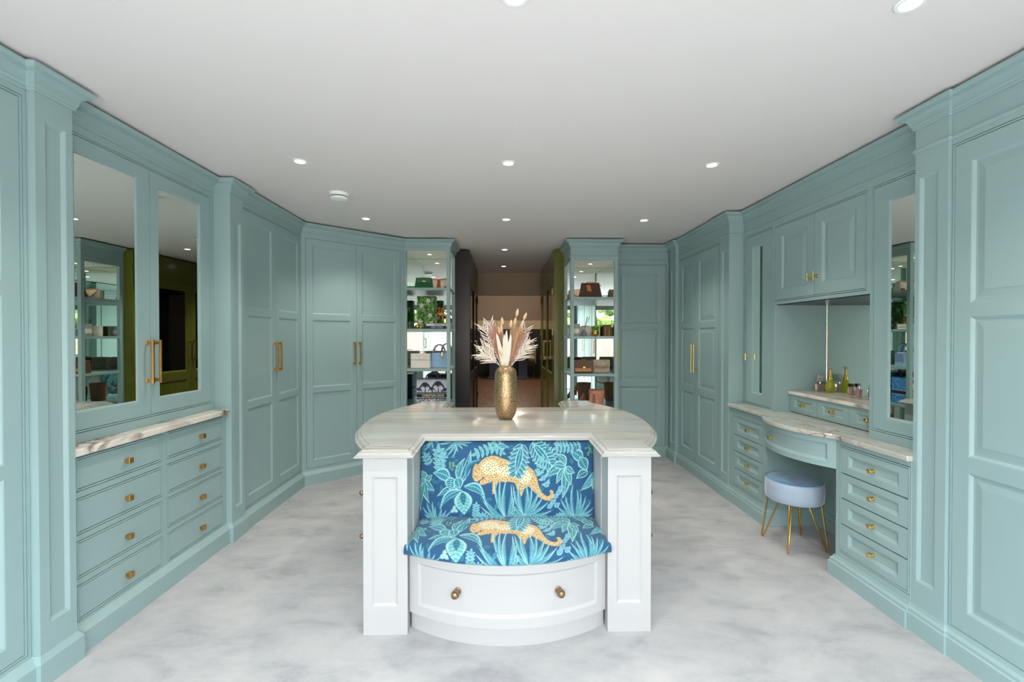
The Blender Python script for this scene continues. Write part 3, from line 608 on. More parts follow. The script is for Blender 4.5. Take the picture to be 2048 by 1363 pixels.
def paint_jungle():
    W, H = int(361 * KX), int(149 * KX); c = Canvas(W, H, BLUE)
    P = lambda x, y: ((x - 832) * KX, (y - 881) * KX); PL = lambda L: [P(*q) for q in L]; k = KX
    r = np.random.RandomState(3)
    for i in range(70):
        x, y, a = 832 + 361 * r.rand(), 881 + 149 * r.rand(), r.rand() * 6.28; l_ = 9 + 8 * r.rand(); leaf(c, P(x, y), P(x + l_ * math.cos(a), y + l_ * math.sin(a)), (5 + 3 * r.rand()) * k, 0.08, fill=TEALD, edge=MID * 0.6 + AQ * 0.4, veins=0)
    palm(c, P(858, 878), PL([(838, 902), (844, 890), (862, 896), (872, 884), (846, 881)]), 4.5 * k)
    palm(c, P(908, 876), PL([(868, 886), (880, 902), (888, 910), (901, 912), (912, 902), (922, 896), (932, 890), (940, 884)]), 6 * k)
    sprig(c, P(876, 938), P(872, 898), 5, 13 * k); sprig(c, P(856, 926), P(846, 908), 3, 10 * k); sprig(c, P(870, 934), P(884, 908), 4, 9 * k)
    leaf(c, P(898, 952), P(862, 940), 25 * k, 0.12, MID, veins=7, tooth=0.15)
    leaf(c, P(917, 962), P(938, 898), 15 * k, 0.05, TEALD); leaf(c, P(912, 955), P(926, 912), 13 * k, -0.1, MID)
    leaf(c, P(928, 952), P(959, 915), 10 * k, -0.22, TEALD, edge=AQ, veins=0)
    leaf(c, P(925, 965), P(968, 989), 19 * k, -0.2, MID, veins=7, tooth=0.12)
    leaf(c, P(914, 970), P(871, 984), 13 * k, 0.1, TEALD); leaf(c, P(921, 972), P(877, 1008), 15 * k, 0.16, MID, veins=9)
    leaf(c, P(900, 948), P(896, 972), 24 * k, 0, AQ); leaf(c, P(911, 948), P(917, 970), 21 * k, 0, MID)
    leaf(c, P(922, 974), P(926, 1019), 38 * k, 0, hexlin(112, 172, 168), veins=6, tooth=0.10); leaf(c, P(922, 976), P(925, 1002), 15 * k, 0, TEALD, edge=MID, veins=3, tooth=0.3)
    for t, wd in (((838, 936), 12), ((866, 974), 13), ((856, 998), 12), ((839, 1012), 13), ((860, 944), 12), ((836, 960), 10)): leaf(c, P(846, 953), P(*t), wd * k, 0.1, hexlin(36, 108, 118), veins=6)
    palm(c, P(872, 1030), PL([(842, 1004), (850, 996), (862, 994), (868, 1004), (880, 1006), (890, 1010), (900, 1012), (902, 1022), (846, 1018), (908, 1028)]), 6 * k)
    for a in range(3): leaf(c, P(906, 1010), P(906 + 9 * math.cos(a * 2.1 + 0.5), 1010 + 9 * math.sin(a * 2.1 + 0.5)), 7 * k, 0, PALE, veins=0)
    sprig(c, P(948, 1026), P(950, 1002), 5, 8 * k)
    for a in range(7): leaf(c, P(962, 1028), P(962 + 15 * math.cos(-a * 0.5), 1028 + 15 * math.sin(-a * 0.5 - 0.05)), 6 * k, 0, AQ, veins=0)
    # leopard
    TAN = hexlin(196, 164, 112); CRM = hexlin(212, 196, 162); SPOT = hexlin(52, 50, 36)
    body = [(942, 939), (943, 931), (946, 926), (950, 928), (957, 920), (967, 912), (980, 908), (992, 909), (1000, 913), (1012, 916), (1022, 922), (1033, 931), (1046, 927), (1058, 930), (1067, 938), (1073, 952), (1077, 968), (1083, 979), (1091, 986), (1098, 987), (1101, 982), (1099, 976), (1104, 974), (1107, 980), (1105, 989), (1098, 994), (1088, 993), (1076, 987), (1066, 976), (1056, 966), (1046, 972), (1041, 986), (1034, 977), (1028, 960), (1018, 957), (1004, 958), (995, 957), (990, 966), (988, 980), (982, 980), (982, 964), (983, 956), (974, 959), (964, 963), (957, 962), (956, 957), (965, 950), (973, 944), (962, 949), (952, 957), (945, 955), (942, 948)]
    bp_ = np.array(PL(body)); cen = bp_.mean(0)
    c.poly(bp_, hexlin(190, 160, 108)); c.poly([(q - cen) * [0.985, 0.95] + cen for q in bp_], TAN)
    for x, y, sx, sy in ((978, 930, 20, 14), (1008, 938, 18, 10), (1048, 948, 14, 14)): c.poly([P(x + sx * math.cos(a / 12 * 6.283), y + sy * math.sin(a / 12 * 6.283)) for a in range(12)], CRM)
    msk = Canvas(W, H, np.zeros(3)); msk.poly(bp_, np.ones(3))
    pts_ = []
    for i in range(9000):
        x, y = r.randint(W), r.randint(int(H * 0.16), int(H * 0.80))
        if msk.a[y, x, 0] > 0 and all((x - u_) ** 2 + (y - v_) ** 2 > (3.5 * k) ** 2 for u_, v_ in pts_):
            pts_.append((x, y)); s = (1.05 + r.rand() * 0.5) * k; cl = SPOT if r.rand() < 0.75 else hexlin(46, 92, 60); a0 = r.rand() * 6
            c.poly([(x + s * math.cos(a), y + s * 0.9 * math.sin(a)) for a in np.arange(0, 6.2, 0.9)], cl); c.poly([(x + s * 0.5 * math.cos(a) + 0.3 * s * math.cos(a0), y + s * 0.45 * math.sin(a) + 0.3 * s * math.sin(a0)) for a in np.arange(0, 6.2, 1.05)], TAN)
    c.line(P(946, 946), P(952, 950), 0.9 * k, SPOT); c.poly([P(948 + 1.3 * math.cos(a), 936 + 1.3 * math.sin(a)) for a in np.arange(0, 6.2, 1.0)], hexlin(40, 60, 50)); c.poly(PL([(946, 926), (949, 922), (952, 927)]), TAN)
    # leaves in front of and above the animal
    sprig(c, P(1006, 884), P(950, 904), 6, 12 * k); leaf(c, P(990, 889), P(1016, 892), 9 * k); sprig(c, P(972, 886), P(1002, 902), 4, 9 * k)
    lobed(c, P(1044, 884), P(1029, 946), 48 * k, 7); lobed(c, P(1062, 882), P(1102, 926), 50 * k, 8)
    sprig(c, P(1168, 892), P(1114, 896), 7, 10 * k); sprig(c, P(1140, 884), P(1116, 886), 4, 8 * k)
    for t, wd, bd in (((1110, 906), 15, 0.2), ((1088, 950), 18, 0.1), ((1112, 962), 14, 0.05), ((1124, 990), 18, -0.05), ((1142, 966), 15, 0), ((1150, 942), 15, 0.1), ((1104, 928), 16, 0.1)): leaf(c, P(1132, 930), P(*t), wd * k, bd, hexlin(44, 116, 122), veins=7)
    sprig(c, P(1074, 948), P(1084, 916), 3, 10 * k); sprig(c, P(1096, 968), P(1078, 940), 3, 10 * k, fill=hexlin(92, 152, 162))
    for x, y in ((1092, 963), (1086, 950), (1110, 985), (1116, 978), (1104, 996), (1112, 1002), (1098, 1004), (1120, 970)): leaf(c, P(x - 5, y + 4), P(x + 7, y - 4), 9 * k, 0, hexlin(80, 140, 166), veins=0)
    leaf(c, P(1168, 918), P(1143, 902), 24 * k, 0.1, MID, veins=6, tooth=0.12); leaf(c, P(1162, 912), P(1176, 938), 23 * k, 0, MID); leaf(c, P(1178, 940), P(1153, 953), 16 * k, 0.1, TEALD)
    leaf(c, P(1192, 940), P(1160, 976), 15 * k, -0.1, AQ, veins=9); leaf(c, P(1194, 950), P(1186, 975), 14 * k, 0, PALE)
    for cx, cy in ((902, 928), (1180, 900)):
        for i in range(14): x, y = cx + r.randn() * 5, cy + r.randn() * 4.5; c.poly([P(x + 2.2 * math.cos(a), y + 2.2 * math.sin(a)) for a in np.arange(0, 6.2, 0.8)], hexlin(104, 164, 108)); c.poly([P(x + 1.1 * math.cos(a), y + 1.1 * math.sin(a)) for a in np.arange(0, 6.2, 0.8)], TEALD)
    palm(c, P(1010, 1030), PL([(958, 978), (962, 992), (958, 1004), (972, 1016), (984, 1026), (986, 952), (998, 950), (1010, 952), (1020, 962), (1026, 985), (1030, 1004), (1034, 1020)]), 8 * k)
    palm(c, P(1046, 1022), PL([(1024, 962), (1036, 958), (1050, 958), (1062, 962), (1078, 970), (1086, 984), (1096, 996), (1104, 1012), (1094, 1022), (1080, 1026), (1022, 1000), (1016, 1014), (1026, 1026)]), 8 * k)
    palm(c, P(1148, 1026), PL([(1112, 1004), (1120, 990), (1130, 984), (1146, 962), (1154, 972), (1162, 980), (1172, 986), (1182, 996), (1188, 1008), (1184, 1020), (1116, 1016), (1126, 1026)]), 7 * k)
    for cx, cy in ((1118, 1028), (1166, 1028), (1000, 1032)):
        for a in range(7): leaf(c, P(cx, cy), P(cx + 14 * math.cos(-a * 0.5 - 0.1), cy + 12 * math.sin(-a * 0.5 - 0.1)), 6 * k, 0, AQ, veins=0)
    for x in (838, 1190, 1150, 1092, 988):
        leaf(c, P(x, 905 if x != 988 else 1010), P(x + 5, 888 if x != 988 else 998), 7 * k, 0, TEALD, edge=AQ)
    a = c.a; b_ = a.copy(); b_[1:-1, 1:-1] = (a[1:-1, 1:-1] * 4 + 2 * (a[:-2, 1:-1] + a[2:, 1:-1] + a[1:-1, :-2] + a[1:-1, 2:]) + a[:-2, :-2] + a[2:, 2:] + a[:-2, 2:] + a[2:, :-2]) / 16
    return b_
JUNGLE = paint_jungle()
m = bpy.data.materials.new('printed_fabric'); m.use_nodes = True; M['printed_fabric'] = m
N, L, b = nodes(m); at = N.new('ShaderNodeVertexColor'); at.layer_name = 'print'; L.new(at.outputs['Color'], b.inputs['Base Color']); b.inputs['Roughness'].default_value = 0.75
b.inputs['Sheen Weight'].default_value = 0.15
def grid_mesh(name, nu, nv, fn, img, m, parent, uv=None, close=True):
    """dense sheet p = fn(s, t); s,t in 0..1; its print is read from img at (s, t) unless uv maps it"""
    S, T = np.meshgrid(np.linspace(0, 1, nu), np.linspace(0, 1, nv)); s, t = S.ravel(), T.ravel()
    x, y, z = fn(s, t); root = parent
    while root.parent is not None: root = root.parent
    co = np.stack([x - root.location.x, y - root.location.y, z - root.location.z], 1)
    idx = np.arange(nu * nv).reshape(nv, nu); f = np.stack([idx[:-1, :-1], idx[:-1, 1:], idx[1:, 1:], idx[1:, :-1]], -1).reshape(-1, 4)
    me = bpy.data.meshes.new(name); me.vertices.add(len(co)); me.vertices.foreach_set('co', co.ravel())
    me.loops.add(f.size); me.loops.foreach_set('vertex_index', f.ravel().astype(np.int32)); me.polygons.add(len(f))
    me.polygons.foreach_set('loop_start', np.arange(0, f.size, 4, dtype=np.int32)); me.update(calc_edges=True); me.validate()
    us, ts = uv(s, t) if uv else (s, t); H, W = img.shape[:2]
    col = img[np.clip((ts * H).astype(int), 0, H - 1), np.clip((us * W).astype(int), 0, W - 1)]
    ca = me.color_attributes.new('print', 'FLOAT_COLOR', 'POINT'); ca.data.foreach_set('color', np.concatenate([col, np.ones((len(col), 1))], 1).astype(np.float32).ravel())
    me.materials.append(M[m] if isinstance(m, str) else m); me.shade_smooth()
    o = bpy.data.objects.new(name, me); COL.objects.link(o); o.parent = parent; return o

# ------------------------------------------------------------------ island
CX, CYI, ZTOP = 0.033, 3.145, 0.932
isl = thing('island', (CX, CYI, 0), 'white curved island with a leopard print bench and panelled corner posts', 'island')
YFp = 2.285; DEP = CYI - YFp            # front face of the posts
def mir(p, s): return (CX + (p[0] - CX) * s, CYI + (p[1] - CYI) * s)
Rb = 0.0
def bulge(off, n=24):                    # right-hand curve (x rel. CX), y from -.. to +..
    hx, sg, hy = 0.742 + off, 0.205, 0.735 + off * 0.4; R = (hy * hy + sg * sg) / (2 * sg); pts = []
    for i in range(n + 1):
        y = -hy + 2 * hy * i / n; pts.append((hx + math.sqrt(R * R - y * y) - (R - sg), y))
    return pts
# body core with curved sides
right = [(x, y) for x, y in bulge(-0.045)]; core = [(CX + x, CYI + y) for x, y in right] + [(CX - x, CYI - y) for x, y in right]
mb = MB(); mb.prism([(CX - 0.51, CYI - 0.445), (CX + 0.51, CYI - 0.445), (CX + 0.51, CYI + 0.445), (CX - 0.51, CYI + 0.445)], 0.0, 0.895)
def slab_curve(mb, off_in, off_out, z0, z1, y0f=0.0, y1f=1.0, sgn=1, n=24):
    A = bulge(off_out, 48); B = bulge(off_in, 48); i0, i1 = int(48 * y0f), int(48 * y1f)
    A, B = A[i0:i1 + 1], B[i0:i1 + 1]; pts = [(CX + sgn * x, CYI + sgn * y) for x, y in A + B[::-1]]
    mb.prism(pts, z0, z1)
for s in (1, -1):
    pts = [(CX + s * x, CYI + s * y) for x, y in bulge(-0.062)] + [(CX + s * 0.50, CYI + s * 0.72), (CX + s * 0.50, CYI - s * 0.72)]
    mb.prism(pts, 0.0, 0.895)
mb.build('body', 'white_paint', isl)
for s in (1, -1):
    mb = MB(); slab_curve(mb, -0.063, -0.030, 0.0, 0.11, 0, 1, s); mb.build('plinth', 'white_paint', isl)
    for (f0, f1) in ((0.08, 0.48), (0.52, 0.92)):
        for (z0, z1) in ((0.67, 0.87), (0.40, 0.65), (0.13, 0.38)):
            mb = MB(); slab_curve(mb, -0.063, -0.040, z0, z1, f0, f1, s); d = mb.build('drawer', 'white_paint', isl)
            A = bulge(-0.040, 48); q = A[int(48 * (f0 + f1) / 2)]
            mb2 = MB(); mb2.lathe((CX + s * q[0], CYI + s * q[1], (z0 + z1) / 2), (s, 0, 0), [(0, 0.012), (0.004, 0.012), (0.006, 0.006), (0.014, 0.0065), (0.018, 0.012), (0.026, 0.016), (0.034, 0.0155), (0.041, 0.010), (0.044, 0.003)], 16); mb2.build('knob', 'brass_antique', d, smooth=True)
# corner posts
for sx in (-1, 1):
    for sy in (-1, 1):
        x0, x1 = sorted((CX + sx * 0.506, CX + sx * 0.726)); yo = CYI + sy * DEP; yi = CYI + sy * 0.49
        fr = Fr((0, yo), (1, 0), (0, -1)) if sy < 0 else Fr((0, yo), (-1, 0), (0, 1))
        u0, u1 = (x0, x1) if sy < 0 else (-x1, -x0)
        mb = MB(); pan = (u0 + 0.045, u1 - 0.048, 0.145, 0.795)
        frame_boxes(mb, fr, u0, u1, 0, 0.896, [pan], th=0.02); mb.fbox(fr, u0, u1, -abs(yo - yi), -0.0195, 0, 0.896)
        a = inset(pan, 0.003); mb.ring(fr, pan, 0, a, -0.003); c2 = inset(pan, 0.012); mb.ring(fr, a, -0.003, c2, -0.008)
        p = mb.build('post', 'white_paint', isl); k = MB(); k.quad(fr, inset(pan, 0.0115), -0.008); k.build('panel', 'white_paint', p)
# bench (front and back alike)
def arc_pts(hc, sag, yend, n=40):        # bow towards -y; x rel CX
    R = (hc * hc + sag * sag) / (2 * sag); return [(-hc + 2 * hc * i / n, yend - (math.sqrt(R * R - (-hc + 2 * hc * i / n) ** 2) - (R - sag))) for i in range(n + 1)]
def bow_prism(mb, s, hc, sag, yend, yback, z0, z1, n=40):
    P = arc_pts(hc, sag, yend, n); pts = [mir((CX + x, y), s) for x, y in P] + [mir((CX + hc, yback), s), mir((CX - hc, yback), s)]
    mb.prism(pts, z0, z1)
def arc_y(x, hc, sag, yend): R = (hc * hc + sag * sag) / (2 * sag); return yend - (math.sqrt(R * R - x * x) - (R - sag))
for s in (1, -1):
    mb = MB(); bow_prism(mb, s, 0.498, 0.160, 2.348, 2.66, 0.0, 0.098); mb.build('plinth', 'white_paint', isl, smooth=True, angle=30)
    # drawer with a curved recessed panel
    hc, sg, ye = 0.503, 0.155, 2.318; mb = MB(); z0, z1 = 0.098, 0.412; pz0, pz1, px = 0.148, 0.362, 0.452
    bow_prism(mb, s, hc, sg - 0.012 * 0, ye + 0.014, 2.66, z0 + 0.001, z1)
    def strip(x0, x1, za, zb, o=0.0, n=36, th=0.016):
        xs = [x0 + (x1 - x0) * i / n for i in range(n + 1)]; P = [(x, arc_y(x, hc, sg, ye) + o) for x in xs]
        pts = [mir((CX + x, y), s) for x, y in P] + [mir((CX + x, y + th), s) for x, y in P[::-1]]; mb.prism(pts, za, zb)
    strip(-hc, -px, z0, z1, n=6); strip(px, hc, z0, z1, n=6); strip(-px, px, z0, pz0); strip(-px, px, pz1, z1)
    n = 36; m_ = 0.014; vs = []; fs = []
    for i in range(n + 1):
        xa = -px + 2 * px * i / n; xb = -px + m_ + (2 * px - 2 * m_) * i / n; ya_, yb_ = arc_y(xa, hc, sg, ye), arc_y(xb, hc, sg, ye) + 0.011
        for (x, y, z) in ((xa, ya_, pz1), (xb, yb_, pz1 - m_), (xb, yb_, pz0 + m_), (xa, ya_, pz0)): q = mir((CX + x, y), s); vs.append((q[0], q[1], z))
    for i in range(n): k = 4 * i; fs += [(k, k + 4, k + 5, k + 1), (k + 2, k + 6, k + 7, k + 3)]
    fs += [(0, 1, 2, 3), (4 * n, 4 * n + 3, 4 * n + 2, 4 * n + 1)]; mb.add(vs, fs)
    d = mb.build('bench_drawer', 'white_paint', isl, smooth=True, angle=30)
    mb = MB(); xs = px - m_; strip(-xs, xs, pz0 + m_, pz1 - m_, o=0.011, th=0.004); mb.build('panel', 'white_paint', d, smooth=True, angle=30)
    for kx in (-0.245, 0.243):
        y = arc_y(kx, hc, sg, ye) + 0.011; q = mir((CX + kx, y), s); R = (hc * hc + sg * sg) / (2 * sg); ax = (s * kx / R, -s * math.sqrt(1 - (kx / R) ** 2), 0)
        mb2 = MB(); mb2.lathe((q[0], q[1], 0.262), ax, [(0, 0.017), (0.004, 0.017), (0.007, 0.009), (0.016, 0.009), (0.020, 0.014), (0.030, 0.0195), (0.042, 0.020), (0.052, 0.015), (0.057, 0.005)], 18); mb2.build('knob', 'brass_antique', d, smooth=True)
    # seat cushion: rounded front, printed
    def seat(sv, tv, s=s):
        x = (sv - 0.5) * 2; hcx = 0.508 + 0.012 * np.clip((tv - 0.45) / 0.4, 0, 1) ** 1.2
        X = x * hcx; Rr = (0.53 ** 2 + 0.145 ** 2) / (2 * 0.145); yf = 2.272 - (np.sqrt(Rr * Rr - X * X) - (Rr - 0.145)) + 0.0
        yb_ = 2.60; tt = np.clip(tv / 0.80, 0, 1); y = yb_ + (yf + 0.03 - yb_) * tt
        z = 0.470 + 0.022 * np.sin(np.pi * np.clip(tt, 0, 1)) ** 0.6 * (1 - np.abs(x) ** 6) - 0.005 * np.abs(x) ** 8
        q = np.clip((tv - 0.80) / 0.20, 0, 1); a = q * np.pi
        rr = 0.034; y = y - rr * np.sin(a); z = z - (1 - np.cos(a)) * 0.030
        edge = np.clip((np.abs(x) - 0.93) / 0.07, 0, 1); z = z - edge ** 2 * 0.012 * (1 - q)
        X = CX + s * X; Y = CYI + s * (y - CYI); return X, Y, z
    grid_mesh('seat_cushion', 860 if s > 0 else 200, 360 if s > 0 else 90, seat, JUNGLE, 'printed_fabric', isl, uv=lambda a, t: (np.clip(a * 1.0, 0, 0.999), np.clip(0.02 + t * 0.97, 0, 0.999)))
    mb = MB(); bow_prism(mb, s, 0.500, 0.140, 2.300, 2.62, 0.413, 0.455); mb.build('seat_core', M['printed_core'] if 'printed_core' in M else mat('printed_core', srgb(12, 74, 112), 0.8), isl)
    def back(sv, tv, s=s):
        x = (sv - 0.5) * 2; X = x * (0.506 + 0.004 * tv); z = 0.894 - 0.434 * tv
        e = np.clip((np.abs(x) - 0.955) / 0.045, 0, 1); et = np.clip((0.05 - tv) / 0.05, 0, 1)
        y = 2.625 - 0.055 * tv + 0.03 * e ** 2 + 0.028 * et ** 2 - 0.012 * np.sin(np.pi * tv) * (1 - x ** 4)
        return CX + s * X, CYI + s * (y - CYI), z
    grid_mesh('back_cushion', 860 if s > 0 else 200, 360 if s > 0 else 90, back, JUNGLE, 'printed_fabric', isl)
    mb = MB(); q0, q1 = mir((CX - 0.5, 2.66), s), mir((CX + 0.5, 2.70), s); mb.box(min(q0[0], q1[0]), max(q0[0], q1[0]), min(q0[1], q1[1]), max(q0[1], q1[1]), 0.41, 0.894); mb.build('back_board', 'printed_core', isl)
# marble top: arms over the posts, bulging sides
def top_outline(o):
    pts = []
    R_ = [(x, y) for x, y in bulge(0.0 + o, 28)]
    A = [(0.742 + o, -(DEP + 0.010 + o)), ]   # right front arm outer corner
    pts += [(0.490 - o, -(DEP + 0.010 + o)), (0.742 + o, -(DEP + 0.010 + o))] + R_ + [(0.742 + o, DEP + 0.010 + o), (0.490 - o, DEP + 0.010 + o), (0.490 - o, 0.50 + o), (-0.490 + o, 0.50 + o), (-0.490 + o, DEP + 0.010 + o), (-0.742 - o, DEP + 0.010 + o)]
    pts += [(-x, -y) for x, y in R_] + [(-0.742 - o, -(DEP + 0.010 + o)), (-0.490 + o, -(DEP + 0.010 + o)), (-0.490 + o, -0.50 - o), (0.490 - o, -0.50 - o)]
    return [(CX + x, CYI + y) for x, y in pts]
prof = [(0.010, 0.8965), (0.020, 0.8965), (0.022, 0.902), (0.018, 0.906), (0.012, 0.908), (0.009, 0.915), (0.004, 0.921), (-0.004, 0.924), (-0.010, 0.926), (-0.012, 0.931), (-0.016, ZTOP)]
mb = MB(); rows = [top_outline(o) for o, z in prof]; n = len(rows[0]); vs = []
for r_, (o, z) in zip(rows, prof): vs += [(x, y, z) for x, y in r_]
fs = [(j * n + i, j * n + (i + 1) % n, (j + 1) * n + (i + 1) % n, (j + 1) * n + i) for j in range(len(prof) - 1) for i in range(n)]
fs += [tuple(range(n - 1, -1, -1)), tuple((len(prof) - 1) * n + i for i in range(n))]; mb.add(vs, fs)
o = mb.build('island_worktop', 'marble_island', None, smooth=True, angle=32); tag(o, 'grey veined marble worktop with bulging sides on the white island', 'worktop')

# ------------------------------------------------------------------ passage cabinets and dining room
def passage_unit(name, x0, x1, face, sgn, y0, y1, m, label, glass_top, hm, hinges, bevel_m):
    root = thing(name, ((x0 + x1) / 2, (y0 + y1) / 2, 0), label, 'cabinet')
    fr = Fr((face, 0), (0, 1), (1, 0)) if sgn > 0 else Fr((face, 0), (0, -1), (-1, 0))
    mb = MB(); a, b2 = (y0, y1) if sgn > 0 else (-y1, -y0)
    n = 2; yd0, yd1 = y0 + 0.17, y1 - 0.12; w_ = (yd1 - yd0) / n; ds = []
    for i in range(n): q = (yd0 + w_ * i + 0.002, yd0 + w_ * (i + 1) - 0.002); ds.append((q[0], q[1]) if sgn > 0 else (-q[1], -q[0]))
    op = (min(d[0] for d in ds), max(d[1] for d in ds), 0.14, 2.30)
    mb.fbox(fr, a, b2, -abs(x1 - x0), -0.03, 0, 2.62); frame_boxes(mb, fr, a, b2, 0, 2.62, [inset(op, -0.004)], th=0.031); mb.build('carcass', m, root)
    for i, d in enumerate(ds):
        r = (d[0], d[1], 0.14, 2.30); du = door(fr, root, r, [(r[0] + 0.09, r[1] - 0.09, 0.24, 0.80)], 'flat', m=m, mold=0.02, depth=0.014) if False else None
        mb = MB(); pans = [(r[0] + 0.09, r[1] - 0.09, 0.24, 0.86), (r[0] + 0.09, r[1] - 0.09, 0.98, 2.19)]
        frame_boxes(mb, fr, r[0], r[1], r[2], r[3], pans, th=0.024)
        for p in pans: c2 = inset(p, 0.02); mb.ring(fr, p, 0, c2, -0.014)
        du = mb.build('door', m, root)
        k = MB(); k.quad(fr, inset(pans[0], 0.019), -0.014); k.build('panel', m, du)
        k = MB(); k.quad(fr, inset(pans[1], 0.019), -0.014); k.build('glass_pane', glass_top, du)
        near = (i == 0) if sgn > 0 else (i == 0)
        hu = (r[1] - 0.045 if (i == 0) == (sgn > 0) else r[0] + 0.045)
        bar_handle(fr, du, hu, 1.14, 1.44, 'square', 'brass_antique')
        he = (r[0] if (i == 0) == (sgn > 0) else r[1])
        for zz in (0.5, 1.56, 2.1):
            k = MB(); k.lathe(fr.pt(he, 0.004, zz - 0.045), (0, 0, 1), [(0, 0.008), (0.09, 0.008)], 10); k.build('hinge', 'brass_bright' if hinges else 'black_lacquer', du)
    return root
passage_unit('passage_cabinet', -1.02, -0.415, -0.415, 1, 5.962, 8.0, 'black_lacquer', 'tall black cabinet on the left side of the passage behind the island', 'black_glass', 'brass_antique', False, None)
passage_unit('passage_cabinet', 0.685, 1.30, 0.685, -1, 5.91, 8.0, 'olive_lacquer', 'tall olive green glossy cabinet on the right side of the passage', 'black_glass', 'brass_bright', True, None)
t = thing('dining_table', (0.25, 16.2, 0), 'stone topped dining table on thick navy legs beyond the passage', 'table')
mb = MB(); mb.box(-0.55, 1.15, 15.8, 16.6, 0.72, 0.775); mb.build('tabletop', 'table_stone', t, bevel=0.01)
for x in (-0.30, 0.72):
    mb = MB(); mb.box(x - 0.13, x + 0.19, 15.95, 16.45, 0.06, 0.72); mb.box(x - 0.2, x + 0.26, 15.9, 16.5, 0, 0.07); mb.build('leg', 'navy', t, bevel=0.01)
t = thing('dining_chair', (1.0, 16.95, 0), 'beige upholstered dining chair at the far table beyond the passage', 'chair')
mb = MB(); mb.box(0.80, 1.22, 16.70, 16.92, 0.42, 0.50); mb.build('seat', 'linen', t, bevel=0.03)
mb = MB(); mb.box(1.0, 1.28, 16.70, 16.78, 0.48, 1.05); mb.build('backrest', 'linen', t, bevel=0.03)
for x in (0.83, 1.19):
    for y in (16.72, 16.90): mb = MB(); mb.lathe((x, y, 0), (0, 0, 1), [(0, 0.014), (0.42, 0.022)], 10); mb.build('leg', 'linen', t)
for i, (x0, x1) in enumerate(((-4.4, -1.6), (-1.58, 0.6), (0.62, 2.4), (2.42, 4.4))):
    t = thing('sideboard', ((x0 + x1) / 2, 17.2, 0), ['dark cupboard on the far dining wall, left of the passage view', 'dark cupboard on the far dining wall behind the table', 'dark cupboard on the far dining wall behind the chair', 'dark cupboard on the far dining wall, right end'][i], 'cupboard')
    mb = MB(); mb.box(x0, x1, 16.95, 17.43, 0, 1.74); mb.build('carcass', 'black_lacquer', t)
    nn = 3; ww = (x1 - x0) / nn
    for k in range(nn): mb = MB(); mb.box(x0 + ww * k + 0.01, x0 + ww * (k + 1) - 0.01, 16.925, 16.948, 0.1, 1.70); mb.build('door', 'navy' if (i == 0 and k == 2) else 'black_lacquer', t, bevel=0.004)

# ------------------------------------------------------------------ ceiling fittings
def downlight(x, y, label, watts, group='recessed ceiling downlights'):
    t = thing('downlight', (x, y, CEIL), label, 'downlight', group)
    mb = MB(); mb.lathe((x, y, CEIL - 0.0005), (0, 0, -1), [(0, 0.047), (0.002, 0.047), (0.005, 0.043), (0.005, 0.033), (0.001, 0.031)], 28); mb.build('bezel', 'white_plastic', t, smooth=True)
    mb = MB(); mb.lathe((x, y, CEIL - 0.0022), (0, 0, -1), [(0, 0.0305), (0.001, 0.0305)], 20); mb.build('lamp', 'lamp_glow', t)
    ld = bpy.data.lights.new('downlight_beam', 'SPOT'); ld.energy = watts; ld.spot_size = math.radians(112); ld.spot_blend = 0.9; ld.color = (1, 0.93, 0.84); ld.shadow_soft_size = 0.03
    o = bpy.data.objects.new('downlight_beam', ld); COL.objects.link(o); o.parent = t; o.location = (0, 0, -0.02)
PLC = {(0, 0): 'left downlight of the row over the island front', (1, 0): 'middle downlight of the row over the island front', (2, 0): 'right downlight of the row over the island front', (0, 1): 'left downlight of the row nearest the shelves', (1, 1): 'middle downlight of the row nearest the shelves', (2, 1): 'right downlight of the row nearest the shelves'}
for j, y in enumerate((3.02, 4.47)):
    for i, x in enumerate((-1.318, 0.046, 1.406)): downlight(x, y, PLC[(i, j)], DOWN_W)
downlight(-1.318, 1.545, 'left downlight of the row above the camera', DOWN_W); downlight(0.046, 1.545, 'middle downlight of the row above the camera', DOWN_W); downlight(1.406, 1.545, 'downlight at the top edge of the photo, right', DOWN_W)
downlight(0.04, 6.02, 'nearer downlight of the passage ceiling', 36); downlight(0.036, 7.45, 'farther downlight of the passage ceiling', 36)
t = thing('smoke_detector', (-1.305, 3.70, CEIL), 'round white smoke detector on the ceiling left of the lights', 'smoke detector')
c = (-1.305, 3.70, CEIL)
mb = MB(); mb.lathe(c, (0, 0, -1), [(0, 0.078), (0.010, 0.078), (0.022, 0.074), (0.024, 0.066)], 32); mb.build('base', 'white_plastic', t, smooth=True)
mb = MB(); mb.lathe((c[0], c[1], c[2] - 0.024), (0, 0, -1), [(0, 0.062), (0.008, 0.062)], 32); mb.build('vent', 'frame_grey', t, smooth=True)
mb = MB(); mb.lathe((c[0], c[1], c[2] - 0.032), (0, 0, -1), [(0, 0.068), (0.004, 0.070), (0.014, 0.062), (0.017, 0.050), (0.018, 0.0)], 32, cap=False); mb.build('cap', 'white_plastic', t, smooth=True)
for (x, y, lab) in ((0.25, 12.0, 'nearer unseen lamp added to light the dining room'), (0.25, 15.0, 'farther unseen lamp added to light the dining room')):  # added lamps, hidden by the header, that brighten the dining room
    t = thing('dining_fill_lamp', (x, y, 3.4), lab, 'lamp'); mb = MB(); mb.lathe((x, y, 3.399), (0, 0, -1), [(0, 0.12), (0.05, 0.12), (0.06, 0.10)], 24); mb.build('shade', 'lamp_glow_warm', t)
    ld = bpy.data.lights.new('dining_fill_light', 'POINT'); ld.energy = 55; ld.color = (1, 0.85, 0.68); ld.shadow_soft_size = 0.12; o = bpy.data.objects.new('dining_fill_light', ld); COL.objects.link(o); o.parent = t; o.location = (0, 0, -0.2)
